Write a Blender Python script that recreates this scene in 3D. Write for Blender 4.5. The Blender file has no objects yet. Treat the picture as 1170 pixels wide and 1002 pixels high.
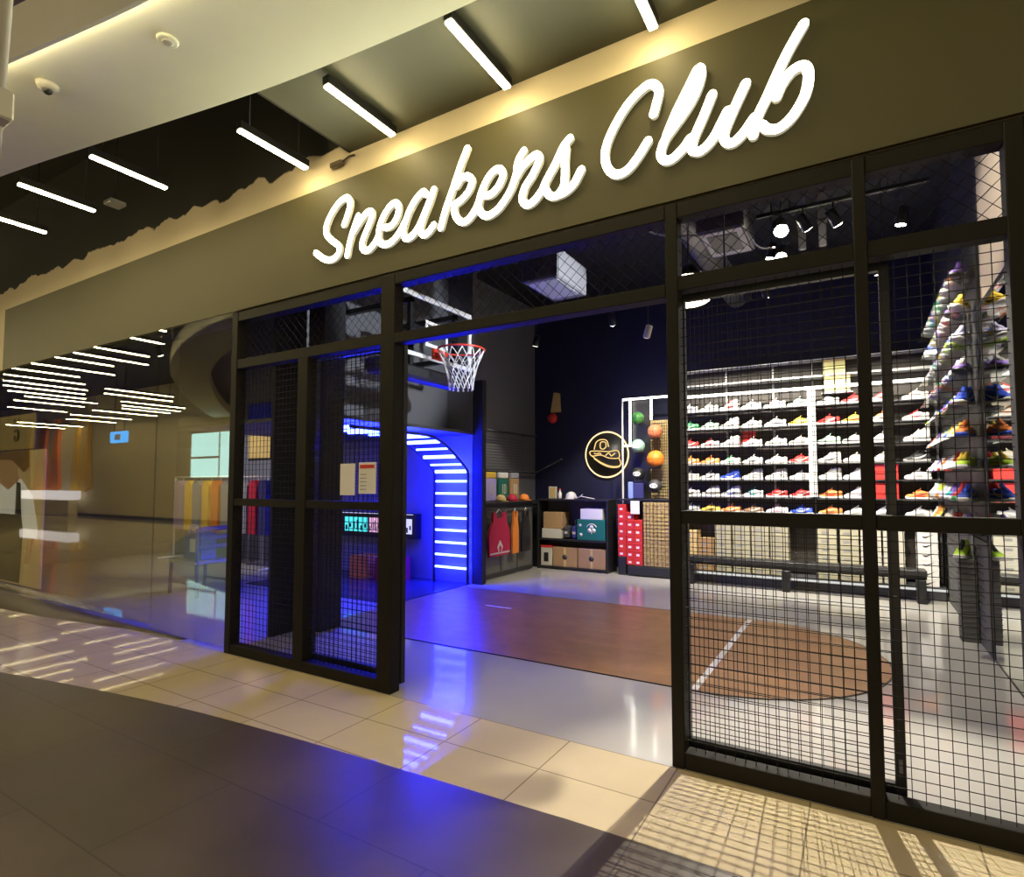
import bpy, math, random
from mathutils import Vector, Matrix
random.seed(7)
SC = bpy.context.scene
COL = SC.collection
PI = math.pi

# ------------------------------------------------------------------ helpers
class MB:
    """collects shapes; build() links them as ONE mesh object"""
    def __init__(s):
        s.v = []; s.f = []; s.m = []; s.sm = []
    def add(s, vs, fs, m=0, smooth=False):
        b = len(s.v); s.v.extend([tuple(p) for p in vs])
        for f in fs:
            s.f.append([b + i for i in f]); s.m.append(m); s.sm.append(smooth)
        return s
    def box(s, x0, x1, y0, y1, z0, z1, m=0):
        vs = [(x0,y0,z0),(x1,y0,z0),(x1,y1,z0),(x0,y1,z0),(x0,y0,z1),(x1,y0,z1),(x1,y1,z1),(x0,y1,z1)]
        return s.add(vs, [(0,3,2,1),(4,5,6,7),(0,1,5,4),(1,2,6,5),(2,3,7,6),(3,0,4,7)], m)
    def bbox(s, x0, x1, y0, y1, z0, z1, b=.01, m=0):
        """box with chamfered edges (vertical and horizontal)"""
        P = []
        for z, i in ((z0, b), (z0 + b, 0), (z1 - b, 0), (z1, b)):
            P.append([(x0+i+b,y0+i,z),(x1-i-b,y0+i,z),(x1-i,y0+i+b,z),(x1-i,y1-i-b,z),(x1-i-b,y1-i,z),(x0+i+b,y1-i,z),(x0+i,y1-i-b,z),(x0+i,y0+i+b,z)])
        vs = [p for r in P for p in r]; fs = []
        for k in range(3):
            for i in range(8):
                j = (i+1) % 8; fs.append((k*8+i, k*8+j, k*8+8+j, k*8+8+i))
        fs.append(tuple(range(7,-1,-1))); fs.append(tuple(range(24,32)))
        return s.add(vs, fs, m)
    def tube(s, pts, r, n=8, m=0, closed=False, cap=True, smooth=True):
        pts = [Vector(p) for p in pts]; N = len(pts)
        rr = r if isinstance(r, (list, tuple)) else [r]*N
        rings = []; prev = None
        for i, p in enumerate(pts):
            if closed: t = pts[(i+1) % N] - pts[i-1]
            else: t = pts[min(i+1, N-1)] - pts[max(i-1, 0)]
            t.normalize()
            if prev is None:
                a = Vector((0,0,1)) if abs(t.z) < .9 else Vector((1,0,0))
                u = t.cross(a).normalized()
            else:
                u = (prev - t*prev.dot(t))
                u = u.normalized() if u.length > 1e-6 else t.orthogonal().normalized()
            prev = u; w = t.cross(u)
            rings.append([p + (u*math.cos(2*PI*k/n) + w*math.sin(2*PI*k/n))*rr[i] for k in range(n)])
        vs = [q for R in rings for q in R]; fs = []
        for i in range(N if closed else N-1):
            j = (i+1) % N
            for k in range(n):
                l = (k+1) % n; fs.append((i*n+k, i*n+l, j*n+l, j*n+k))
        if cap and not closed:
            fs.append(tuple(range(n-1,-1,-1))); fs.append(tuple((N-1)*n+k for k in range(n)))
        return s.add(vs, fs, m, smooth)
    def lathe(s, prof, c=(0,0,0), n=24, m=0, smooth=True, axis='z'):
        """prof: list of (r, h) about an axis through c"""
        vs = []; fs = []
        for r, h in prof:
            for k in range(n):
                a = 2*PI*k/n; x, y = r*math.cos(a), r*math.sin(a)
                if axis == 'z': q = (c[0]+x, c[1]+y, c[2]+h)
                elif axis == 'y': q = (c[0]+x, c[1]+h, c[2]+y)
                else: q = (c[0]+h, c[1]+x, c[2]+y)
                vs.append(q)
        for i in range(len(prof)-1):
            for k in range(n):
                l = (k+1) % n; fs.append((i*n+k, i*n+l, i*n+n+l, i*n+n+k))
        fs.append(tuple(range(n-1,-1,-1))); fs.append(tuple((len(prof)-1)*n+k for k in range(n)))
        return s.add(vs, fs, m, smooth)
    def sphere(s, c, r, n=20, k=12, m=0):
        prof = [(max(r*math.sin(PI*i/k), r*.01), -r*math.cos(PI*i/k)) for i in range(k+1)]
        return s.lathe(prof, c, n, m)
    def prism(s, poly, h0, h1, m=0, axis='z'):
        """poly in the plane across the axis, extruded from h0 to h1"""
        n = len(poly)
        def P(a, b, h): return (a,b,h) if axis == 'z' else ((a,h,b) if axis == 'y' else (h,a,b))
        vs = [P(a,b,h0) for a,b in poly] + [P(a,b,h1) for a,b in poly]
        fs = [tuple(range(n-1,-1,-1)), tuple(range(n,2*n))] + [(i,(i+1)%n,n+(i+1)%n,n+i) for i in range(n)]
        return s.add(vs, fs, m)
    def ribbon(s, pts, w, y0, y1, m_face=0, m_side=1, cap=5):
        """flat stroke of width 2w in the XZ plane, round ends, from y0 (front) to y1 (back)"""
        P = [Vector((p[0], p[1])) for p in pts]; N = len(P)
        L = []; R = []
        for i in range(N):
            t = (P[min(i+1,N-1)] - P[max(i-1,0)]).normalized(); nrm = Vector((-t.y, t.x))
            L.append(P[i] + nrm*w); R.append(P[i] - nrm*w)
        t0 = (P[0]-P[1]).normalized(); t1 = (P[-1]-P[-2]).normalized()
        def arc(c, t):
            a0 = math.atan2(t.y, t.x)
            return [c + Vector((math.cos(a0+a), math.sin(a0+a)))*w for a in [(-.5+(k+1)/(cap+1))*PI for k in range(cap)]]
        for y, flip in ((y0, False), (y1, True)):
            vs = [(q.x, y, q.y) for q in L] + [(q.x, y, q.y) for q in R]
            fs = [(i, N+i, N+i+1, i+1) for i in range(N-1)]
            c0 = arc(P[0], t0); c1 = arc(P[-1], t1)
            b = len(vs); vs += [(q.x,y,q.y) for q in c0]; fs.append(tuple([0] + [b+k for k in range(cap)] + [N]))
            b = len(vs); vs += [(q.x,y,q.y) for q in c1]; fs.append(tuple([2*N-1] + [b+k for k in range(cap)] + [N-1]))
            s.add(vs, [f[::-1] for f in fs] if flip else fs, m_face if not flip else m_side)
        out = L + arc(P[-1], t1)[::-1] + R[::-1] + arc(P[0], t0)[::-1]
        n = len(out)
        vs = [(q.x,y0,q.y) for q in out] + [(q.x,y1,q.y) for q in out]
        s.add(vs, [(i,(i+1)%n,n+(i+1)%n,n+i) for i in range(n)], m_side)
        return s
    def mesh(s, name, mats):
        me = bpy.data.meshes.new(name)
        me.from_pydata(s.v, [], s.f)
        for m in (mats if isinstance(mats, (list, tuple)) else [mats]): me.materials.append(m)
        me.polygons.foreach_set('material_index', s.m)
        me.polygons.foreach_set('use_smooth', s.sm)
        me.update()
        return me
    def build(s, name, mats, parent=None, local=False):
        if parent is not None and not local:
            o = ORG.get(parent.name, (0,0,0))
            s.v = [(p[0]-o[0], p[1]-o[1], p[2]-o[2]) for p in s.v]
        ob = bpy.data.objects.new(name, s.mesh(name, mats)); COL.objects.link(ob)
        if parent is not None:
            ob.parent = parent; ORG[ob.name] = ORG.get(parent.name, (0,0,0))
        return ob
ORG = {}

def tag(o, label, cat=None, group=None, kind=None):
    if label: o['label'] = label
    if cat: o['category'] = cat
    if group: o['group'] = group
    if kind: o['kind'] = kind
    return o
def thing(name, label, cat, loc=(0,0,0), group=None, rot=None):
    o = bpy.data.objects.new(name, None); COL.objects.link(o)
    o.empty_display_size = .1; o.location = loc; ORG[o.name] = tuple(loc)
    if rot: o.rotation_euler = rot
    return tag(o, label, cat, group)
def struct(name, mb, mats, label=None):
    o = mb.build(name, mats); o['kind'] = 'structure'
    if label: o['label'] = label
    return o
def dup(root, loc=None, rot=None, label=None, group=None, mats=None):
    """copy of a thing with copies of its parts and sub-parts; mats: part name -> material"""
    r = root.copy(); COL.objects.link(r)
    if loc is not None: r.location = loc
    if rot is not None: r.rotation_euler = rot
    if label: r['label'] = label
    if group: r['group'] = group
    for ch in list(root.children):
        c = ch.copy(); COL.objects.link(c); c.parent = r
        setm(c, mats)
        for g in ch.children:
            d = g.copy(); COL.objects.link(d); d.parent = c; setm(d, mats)
    return r
def setm(o, mats):
    if not mats: return
    k = o.name.split('.')[0]
    if k in mats:
        for sl in o.material_slots:
            sl.link = 'OBJECT'; sl.material = mats[k]
ORD = ['first','second','third','fourth','fifth','sixth','seventh','eighth','ninth','tenth','eleventh','twelfth']

def smooth_line(pts, k=6, closed=False):
    """Catmull-Rom through the points"""
    P = [Vector(p) for p in pts]; N = len(P); out = []
    seg = N if closed else N-1
    for i in range(seg):
        p1, p2 = P[i], P[(i+1) % N]
        p0 = P[i-1] if (i > 0 or closed) else p1*2-p2
        p3 = P[(i+2) % N] if (i+2 < N or closed) else p2*2-p1
        for j in range(k):
            t = j/k
            out.append(.5*((2*p1)+(p2-p0)*t+(2*p0-5*p1+4*p2-p3)*t*t+(3*p1-p0-3*p2+p3)*t**3))
    if not closed: out.append(P[-1])
    return out

# ------------------------------------------------------------------ materials
def mat(name, col, rough=.6, metal=0., emit=None, es=0., var=.0, vscale=6., bump=0., bscale=40., spec=.5, alpha=1.):
    m = bpy.data.materials.new(name); m.use_nodes = True
    nt = m.node_tree; b = nt.nodes['Principled BSDF']
    c = (*col, 1.)
    b.inputs['Base Color'].default_value = c
    b.inputs['Roughness'].default_value = rough; b.inputs['Metallic'].default_value = metal
    b.inputs['Specular IOR Level'].default_value = spec
    if alpha < 1: b.inputs['Alpha'].default_value = alpha
    if emit:
        b.inputs['Emission Color'].default_value = (*emit, 1.); b.inputs['Emission Strength'].default_value = es
    if var or bump:
        tc = nt.nodes.new('ShaderNodeTexCoord')
    if var:
        nz = nt.nodes.new('ShaderNodeTexNoise'); nz.inputs['Scale'].default_value = vscale; nz.inputs['Detail'].default_value = 4
        nt.links.new(tc.outputs['Object'], nz.inputs['Vector'])
        mx = nt.nodes.new('ShaderNodeMix'); mx.data_type = 'RGBA'
        mx.inputs[6].default_value = (*[v*(1-var) for v in col], 1); mx.inputs[7].default_value = (*[min(1, v*(1+var)) for v in col], 1)
        nt.links.new(nz.outputs['Fac'], mx.inputs[0]); nt.links.new(mx.outputs[2], b.inputs['Base Color'])
    if bump:
        n2 = nt.nodes.new('ShaderNodeTexNoise'); n2.inputs['Scale'].default_value = bscale
        nt.links.new(tc.outputs['Object'], n2.inputs['Vector'])
        bp = nt.nodes.new('ShaderNodeBump'); bp.inputs['Strength'].default_value = bump; bp.inputs['Distance'].default_value = .01
        nt.links.new(n2.outputs['Fac'], bp.inputs['Height']); nt.links.new(bp.outputs['Normal'], b.inputs['Normal'])
    return m
def emat(name, col, s):
    m = bpy.data.materials.new(name); m.use_nodes = True; nt = m.node_tree
    nt.nodes.remove(nt.nodes['Principled BSDF'])
    e = nt.nodes.new('ShaderNodeEmission'); e.inputs[0].default_value = (*col, 1); e.inputs[1].default_value = s
    nt.links.new(e.outputs[0], nt.nodes['Material Output'].inputs[0]); return m
def tilemat(name, c1, c2, cm, w, h, offx, offy, rough, mortar=.004, var=.06, vscale=3., bump=0., offset=0., rvar=0., bscale=2.):
    """square-laid tiles with thin joints, world coordinates"""
    m = bpy.data.materials.new(name); m.use_nodes = True; nt = m.node_tree; b = nt.nodes['Principled BSDF']
    tc = nt.nodes.new('ShaderNodeTexCoord'); mp = nt.nodes.new('ShaderNodeMapping')
    mp.inputs['Location'].default_value = (-offx, -offy, 0)
    nt.links.new(tc.outputs['Object'], mp.inputs['Vector'])
    br = nt.nodes.new('ShaderNodeTexBrick'); br.offset = offset; br.squash = 1.
    br.inputs['Scale'].default_value = 1.; br.inputs['Brick Width'].default_value = w; br.inputs['Row Height'].default_value = h
    br.inputs['Mortar Size'].default_value = mortar; br.inputs['Mortar Smooth'].default_value = .1; br.inputs['Bias'].default_value = 0
    br.inputs['Color1'].default_value = (*c1, 1); br.inputs['Color2'].default_value = (*c2, 1); br.inputs['Mortar'].default_value = (*cm, 1)
    nt.links.new(mp.outputs[0], br.inputs['Vector'])
    nz = nt.nodes.new('ShaderNodeTexNoise'); nz.inputs['Scale'].default_value = vscale; nz.inputs['Detail'].default_value = 6
    nt.links.new(tc.outputs['Object'], nz.inputs['Vector'])
    hs = nt.nodes.new('ShaderNodeMix'); hs.data_type = 'RGBA'; hs.blend_type = 'MULTIPLY'; hs.inputs[0].default_value = 1
    rp = nt.nodes.new('ShaderNodeMapRange'); rp.inputs[1].default_value = .3; rp.inputs[2].default_value = .7
    rp.inputs[3].default_value = 1-var; rp.inputs[4].default_value = 1+var
    nt.links.new(nz.outputs['Fac'], rp.inputs[0])
    nt.links.new(br.outputs['Color'], hs.inputs[6]); nt.links.new(rp.outputs[0], hs.inputs[7])
    nt.links.new(hs.outputs[2], b.inputs['Base Color'])
    b.inputs['Roughness'].default_value = rough
    if rvar:
        r2 = nt.nodes.new('ShaderNodeMapRange'); r2.inputs[1].default_value = .3; r2.inputs[2].default_value = .7
        r2.inputs[3].default_value = rough-rvar; r2.inputs[4].default_value = rough+rvar
        nt.links.new(nz.outputs['Fac'], r2.inputs[0]); nt.links.new(r2.outputs[0], b.inputs['Roughness'])
    if bump:
        n2 = nt.nodes.new('ShaderNodeTexNoise'); n2.inputs['Scale'].default_value = bscale; n2.inputs['Detail'].default_value = 2
        nt.links.new(tc.outputs['Object'], n2.inputs['Vector'])
        bp = nt.nodes.new('ShaderNodeBump'); bp.inputs['Strength'].default_value = bump; bp.inputs['Distance'].default_value = .01
        nt.links.new(n2.outputs['Fac'], bp.inputs['Height']); nt.links.new(bp.outputs['Normal'], b.inputs['Normal'])
    return m
def glassmat(name, tint, f0, rough=0.):
    """thin sheet: see-through with a Schlick reflection, the same from both sides"""
    m = bpy.data.materials.new(name); m.use_nodes = True; nt = m.node_tree
    nt.nodes.remove(nt.nodes['Principled BSDF'])
    t = nt.nodes.new('ShaderNodeBsdfTransparent'); t.inputs[0].default_value = (*tint, 1)
    g = nt.nodes.new('ShaderNodeBsdfGlossy'); g.inputs['Roughness'].default_value = rough
    ge = nt.nodes.new('ShaderNodeNewGeometry')
    dt = nt.nodes.new('ShaderNodeVectorMath'); dt.operation = 'DOT_PRODUCT'
    nt.links.new(ge.outputs['Normal'], dt.inputs[0]); nt.links.new(ge.outputs['Incoming'], dt.inputs[1])
    ab = nt.nodes.new('ShaderNodeMath'); ab.operation = 'ABSOLUTE'; nt.links.new(dt.outputs['Value'], ab.inputs[0])
    om = nt.nodes.new('ShaderNodeMath'); om.operation = 'SUBTRACT'; om.inputs[0].default_value = 1.; nt.links.new(ab.outputs[0], om.inputs[1])
    pw = nt.nodes.new('ShaderNodeMath'); pw.operation = 'POWER'; pw.inputs[1].default_value = 5.; nt.links.new(om.outputs[0], pw.inputs[0])
    ma = nt.nodes.new('ShaderNodeMath'); ma.operation = 'MULTIPLY_ADD'; ma.inputs[1].default_value = 1-f0; ma.inputs[2].default_value = f0; nt.links.new(pw.outputs[0], ma.inputs[0])
    mx = nt.nodes.new('ShaderNodeMixShader')
    nt.links.new(ma.outputs[0], mx.inputs[0]); nt.links.new(t.outputs[0], mx.inputs[1]); nt.links.new(g.outputs[0], mx.inputs[2])
    nt.links.new(mx.outputs[0], nt.nodes['Material Output'].inputs[0]); return m
# ------------------------------------------------------------------ material library
M = {}
M['tile'] = tilemat('cream_tile', (.68,.57,.37), (.65,.54,.35), (.30,.25,.16), .625, .38, -2.11+.625*40, 2.717-.38*40+.0, .03, mortar=.004, var=.04)
M['dark_tile'] = tilemat('charcoal_tile', (.085,.062,.044), (.074,.054,.039), (.035,.028,.022), 1.25, .625, -2.11+1.25*40, 2.43-.625*40, .36, mortar=.004, var=.30, vscale=1.7, rvar=.03, offset=.5)
M['shop_floor'] = mat('pale_resin_floor', (.46,.44,.40), .085, var=.05, vscale=2., bump=.045, bscale=14)
M['court'] = tilemat('court_wood', (.36,.185,.07), (.31,.155,.055), (.20,.10,.038), .9, .075, 0, 0, .33, mortar=.0015, var=.12, vscale=5, offset=.37)
M['white_line'] = mat('white_court_paint', (.8,.78,.72), .4)
M['plinth'] = mat('brown_plinth', (.10,.075,.045), .35, var=.2)
M['cream_wall'] = mat('cream_plaster', (.62,.52,.36), .8, var=.05, bump=.05)
M['bulkhead'] = mat('white_plaster', (.84,.84,.66), .85, var=.03)
M['purple_ceiling'] = mat('grey_plaster', (.42,.36,.52), .9)
M['black_paint'] = mat('black_paint', (.012,.012,.010), .9)
M['olive'] = mat('olive_board', (.055,.056,.033), .6, var=.08)
M['fascia'] = mat('olive_panel', (.070,.060,.022), .62, var=.10, vscale=1.2)
M['frame'] = mat('bronze_black_metal', (.011,.009,.006), .6, .0, spec=.18)
M['wire'] = mat('black_wire', (.008,.007,.006), .6, .0, spec=.25)
M['black_metal'] = mat('black_metal', (.015,.015,.017), .4, .3)
M['black_wall'] = mat('black_wall_paint', (.010,.010,.016), .75)
M['navy_wall'] = mat('navy_paint_blue_spill', (.008,.009,.045), .7)  # navy with extra blue in the colour, standing in for LED spill
M['grey_wall'] = mat('grey_wall_paint', (.145,.145,.16), .75, bump=.03)
M['booth_blue'] = mat('pale_booth_panel', (.16,.17,.24), .35)
M['booth_floor'] = mat('booth_gloss_floor', (.05,.05,.09), .2)
M['mirror'] = mat('mirror_silver', (.80,.84,.80), .015, 1.)
M['glass'] = glassmat('shopfront_glass', (.86,.86,.80), .13)
M['clear'] = glassmat('clear_acrylic', (.96,.97,.97), .03)
M['white_metal'] = mat('white_metal', (.75,.75,.72), .4)
M['grey_metal'] = mat('grey_metal', (.33,.33,.32), .45, .5)
M['galv'] = mat('galvanised_steel', (.17,.165,.155), .4, .6)
M['white'] = mat('white_plastic', (.8,.78,.74), .45)
M['off_white'] = mat('off_white', (.56,.53,.44), .5)
M['black'] = mat('black_plastic', (.014,.014,.015), .45)
M['charcoal'] = mat('charcoal_laminate', (.045,.045,.05), .5)
M['panel_grey'] = mat('grey_slat_panel', (.13,.13,.115), .6, var=.1, vscale=20)
M['duct_dark'] = mat('dull_grey_casing', (.07,.066,.072), .6)
M['panel_dark'] = mat('dark_slat_panel', (.045,.046,.042), .65)
M['red'] = mat('red_card', (.62,.03,.025), .5)
M['beige'] = mat('beige_card', (.55,.40,.17), .7, var=.12)
M['pale_box'] = mat('pale_card', (.40,.37,.25), .7, var=.12)
M['kraft'] = mat('kraft_card', (.36,.22,.10), .75, var=.1)
M['yellow'] = mat('yellow_card', (.82,.76,.30), .6)
M['green'] = mat('green_card', (.010,.15,.10), .5)
M['orange'] = mat('orange_cloth', (.80,.24,.03), .7, var=.2)
M['ball_orange'] = mat('orange_rubber', (.85,.22,.02), .5, bump=.3, bscale=200)
M['ball_salmon'] = mat('salmon_rubber', (.62,.19,.08), .5, bump=.3, bscale=200)
M['ball_mint'] = mat('mint_rubber', (.24,.46,.38), .45)
M['ball_green'] = mat('green_rubber', (.04,.19,.035), .5)
M['net'] = mat('white_cord', (.85,.85,.82), .8)
M['rim'] = mat('red_rim_steel', (.75,.06,.03), .35, .2)
M['crimson'] = mat('crimson_cloth', (.45,.01,.05), .7, var=.1)
M['yellow_cloth'] = mat('yellow_cloth', (.80,.52,.06), .8, var=.2)
M['grey_cloth'] = mat('grey_cloth', (.30,.30,.34), .8, var=.2)
M['navy_cloth'] = mat('navy_cloth', (.03,.03,.16), .8)
M['skin'] = mat('glowing_skin_print', (.42,.24,.13), .7, emit=(.42,.24,.13), es=.35)  # emission added to the print so the poster skin reads as lit
M['hair'] = mat('glowing_hair_print', (.12,.055,.025), .7, emit=(.12,.055,.025), es=.4)  # printed hair also glows a little in place of light on it
M['lamp'] = emat('warm_lamp_diffuser', (1., .82, .42), 78)
M['letter'] = emat('letter_face', (1., .98, .68), 26)
M['letter_side'] = mat('letter_return', (.8,.76,.55), .4, emit=(1.,.93,.66), es=.35)
M['led_blue'] = emat('blue_led', (.0085,.0135,1.), 170)
M['led_white'] = emat('white_led', (1.,.98,.86), 9)
M['spot_lens'] = emat('spot_lens', (1.,.93,.76), 60)
M['spot_dim'] = emat('spot_lens_edge', (1.,.95,.85), 5)
M['pendant'] = emat('pendant_glow', (1.,.86,.60), 14)
M['neon'] = emat('gold_neon', (1.,.66,.25), 1.25)
M['halo'] = emat('gold_halo', (1.,.75,.36), 1.9)
M['screen_teal'] = emat('teal_screen', (.08,.75,.85), 1.3)
M['screen_pink'] = emat('pink_screen', (.85,.45,.75), 1.1)
M['screen_white'] = emat('white_screen', (.6,.6,1.), 1.2)
M['bright_window'] = emat('bright_shop_window', (.62,1.,.88), 4.)
M['exit_blue'] = emat('blue_sign_light', (.12,.45,1.), 4.)
M['table_white'] = emat('backlit_counter', (1.,.9,.85), 1.8)
M['mauve'] = mat('mauve_shopfront', (.68,.60,.36), .7, var=.08)

# wall paint above the fascia: cream below a ragged sprayed edge, black above it
def spray_mat():
    m = bpy.data.materials.new('oversprayed_wall'); m.use_nodes = True; nt = m.node_tree; b = nt.nodes['Principled BSDF']
    tc = nt.nodes.new('ShaderNodeTexCoord'); sx = nt.nodes.new('ShaderNodeSeparateXYZ'); nt.links.new(tc.outputs['Object'], sx.inputs[0])
    nz = nt.nodes.new('ShaderNodeTexNoise'); nz.inputs['Scale'].default_value = 2.6; nz.inputs['Detail'].default_value = 3
    nt.links.new(tc.outputs['Object'], nz.inputs['Vector'])
    a = nt.nodes.new('ShaderNodeMath'); a.operation = 'MULTIPLY_ADD'; a.inputs[1].default_value = .30; a.inputs[2].default_value = -.15
    nt.links.new(nz.outputs['Fac'], a.inputs[0])
    ad = nt.nodes.new('ShaderNodeMath'); ad.operation = 'ADD'
    nt.links.new(sx.outputs['Z'], ad.inputs[0]); nt.links.new(a.outputs[0], ad.inputs[1])
    gt = nt.nodes.new('ShaderNodeMapRange'); gt.inputs[1].default_value = 4.245; gt.inputs[2].default_value = 4.26
    nt.links.new(ad.outputs[0], gt.inputs[0])
    mx = nt.nodes.new('ShaderNodeMix'); mx.data_type = 'RGBA'; mx.inputs[6].default_value = (.58,.49,.34,1); mx.inputs[7].default_value = (.012,.011,.009,1)
    nt.links.new(gt.outputs[0], mx.inputs[0]); nt.links.new(mx.outputs[2], b.inputs['Base Color'])
    b.inputs['Roughness'].default_value = .8
    return m
M['spray'] = spray_mat()

# ------------------------------------------------------------------ the setting
OC = [(5,2.27),(-.4,2.27),(-1.56,2.24),(-2.39,2.18),(-3.11,2.10),(-4.04,1.95),(-4.67,1.84),(-5.7,1.68),(-7.2,1.50),(-8.6,1.27),(-10.1,.82),(-11.8,.08),(-13.7,-1.0),(-17,-3.3),(-20.6,-6.2)]
FC = [(5,2.39),(-.4,2.392),(-1.4,2.375),(-2.46,2.325),(-3.17,2.282),(-4.0,2.205),(-4.9,2.07),(-5.9,1.88),(-8,1.42),(-9.8,.92),(-12.2,-.16),(-15.9,-2.5),(-18,-4.6),(-19.6,-6.2)]
def fine(c): return [(p.x, p.y) for p in smooth_line([(a,b,0) for a,b in c], 4)]
OCf, FCf = fine(OC), fine(FC)
# mall floors
cream = FCf[::-1] + [(5,3.1),(-45,3.1),(-45,-6.2)]
struct('floor', MB().prism([(x,y) for x,y in cream], -.1, 0), M['tile'], 'cream polished tile strip in front of the shop')
darkp = FCf + [(5,-6.2)]
struct('floor', MB().prism(darkp, -.1, 0.0), M['dark_tile'], 'charcoal stone tile floor of the mall walkway')
struct('floor', MB().box(-13, 1.3, 3.1, 10, -.1, 0), M['shop_floor'], 'pale glossy floor inside the shop')
struct('floor', MB().box(-7.9, -5.0, 5.35, 7.05, 0, .012), M['booth_floor'], 'dark glossy floor of the blue lit booth')
# plinth under the glass, its front bowing out to the left
pl = [(-5.6,3.165),(-5.83,3.15),(-6.49,3.085),(-7.2,2.98),(-8.06,2.86),(-8.9,2.80),(-10.5,2.78),(-14,2.78)]
pb = MB(); n = len(pl)
vs = [(x,y,0) for x,y in pl] + [(x,3.13,.02+.05*min(1,max(0,(-5.7-x)/4.))) for x,y in pl] + [(x,3.2,.0) for x,y in pl]
pb.add(vs, [(i,i+1,n+i+1,n+i) for i in range(n-1)] + [(n+i,n+i+1,2*n+i+1,2*n+i) for i in range(n-1)], 0, True)
struct('trim_1', pb, M['plinth'], 'brown sloping plinth below the shop window')
# glass shopfront, three panes and the thin joints
for i, (a, b) in enumerate(((-14,-10.3),(-10.3,-6.2),(-6.195,-4.872))):
    struct('window_%d' % (i+1), MB().box(a+.004, b-.004, 3.145, 3.157, .03 if i == 2 else .075, 3.085), M['glass'], 'frameless shop window pane left of the grille')
# fascia and wall above
fm = MB(); fm.box(-10.3, 5, 3.15, 3.1745, 3.09, 3.945); struct('trim_2', fm, M['fascia'], 'long olive fascia carrying the shop sign')
struct('trim_3', MB().box(-14, 5, 3.185, 3.38, 3.046, 3.089), M['black_paint'], 'black shadow gap below the fascia')
struct('wall_front', MB().box(-14, -3.45, 3.175, 3.4, 3.09, 5.6), M['spray'], 'cream wall over the fascia with a ragged black painted top')
struct('wall_front', MB().box(-3.45, 5, 3.175, 3.4, 3.09, 4.3), M['cream_wall'], 'cream wall band over the fascia')
struct('wall_front', MB().box(1.305, 5, 3.15, 3.3, 0, 3.045), M['fascia'], 'olive wall panel right of the shop grille')
# mall ceilings
struct('ceiling', MB().box(-3.45, 5, 1.75, 3.25, 4.17, 4.3), M['olive'], 'olive board ceiling above the sign')
inner = []
for i, p in enumerate(OCf):
    a = Vector(OCf[max(i-1,0)]); b = Vector(OCf[min(i+1,len(OCf)-1)]); t = (b-a).normalized(); nn = Vector((t.y, -t.x))
    if nn.y > 0: nn = -nn
    inner.append((p[0]+nn.x*.76, p[1]+nn.y*.76))
bk = MB(); n = len(OCf)
vs = [(x,y,3.9) for x,y in OCf] + [(x,y,3.9) for x,y in inner] + [(x,y,4.16) for x,y in OCf] + [(x,y,4.16) for x,y in inner]
bk.add(vs, [(i,n+i,n+i+1,i+1) for i in range(n-1)] + [(i,i+1,2*n+i+1,2*n+i) for i in range(n-1)] + [(n+i,3*n+i,3*n+i+1,n+i+1) for i in range(n-1)] + [(2*n+i,2*n+i+1,3*n+i+1,3*n+i) for i in range(n-1)])
# lip along the inner edge hides a light strip that washes the underside
ii = [k for k in range(n) if OCf[k][0] > -6.6]
lp = MB(); ls = MB()
for k in ii[:-1]:
    (xa, ya), (xb, yb) = inner[k], inner[k+1]
    lp.prism([(xa,ya-.02),(xb,yb-.02),(xb,yb),(xa,ya)], 3.83, 3.9)
    ls.prism([(xa,ya+.001),(xb,yb+.001),(xb,yb+.011),(xa,ya+.011)], 3.86, 3.885)
struct('trim_4', lp, M['bulkhead'], 'thin lip along the inner edge of the bulkhead')
struct('trim_5', ls, emat('cove_strip', (1.,.84,.50), 16), 'cove light strip behind the bulkhead lip')
struct('ceiling', bk, M['bulkhead'], 'curved white dropped bulkhead of the mall ceiling')
up = [(x,y) for x,y in OCf] + [(5,-6.2)]
struct('ceiling', MB().prism(up, 4.75, 4.85), M['purple_ceiling'], 'grey upper ceiling beyond the bulkhead')
sk = MB(); vs = [(x,y-.05,4.16) for x,y in OCf] + [(x,y-.05,5.5) for x,y in OCf]
sk.add(vs, [(i,i+1,n+i+1,n+i) for i in range(n-1)]); struct('ceiling', sk, M['black_paint'])
vo = OCf[::-1] + [(5,3.3),(-45,3.3),(-45,-6.2)]
struct('ceiling', MB().prism(vo, 5.5, 5.6), M['black_paint'], 'black painted ceiling void')
struct('ceiling', MB().box(-3.47, -3.45, 1.9, 3.25, 4.17, 5.5), M['black_paint'])
# far side of the mall, seen in the glass
struct('wall_opposite', MB().box(-45, 5, -6.35, -6.2, 0, 6), M['mauve'], 'mauve shopfront wall across the mall')
struct('baseboard_opposite', MB().box(-45, 5, -6.2, -6.17, 0, .12), M['black'])
struct('wall_far', MB().box(-45.2, -45, -6.35, 3.3, 0, 6), M['cream_wall'])
struct('wall_near', MB().box(5, 5.2, -6.35, 10, 0, 6), M['cream_wall'])

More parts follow.
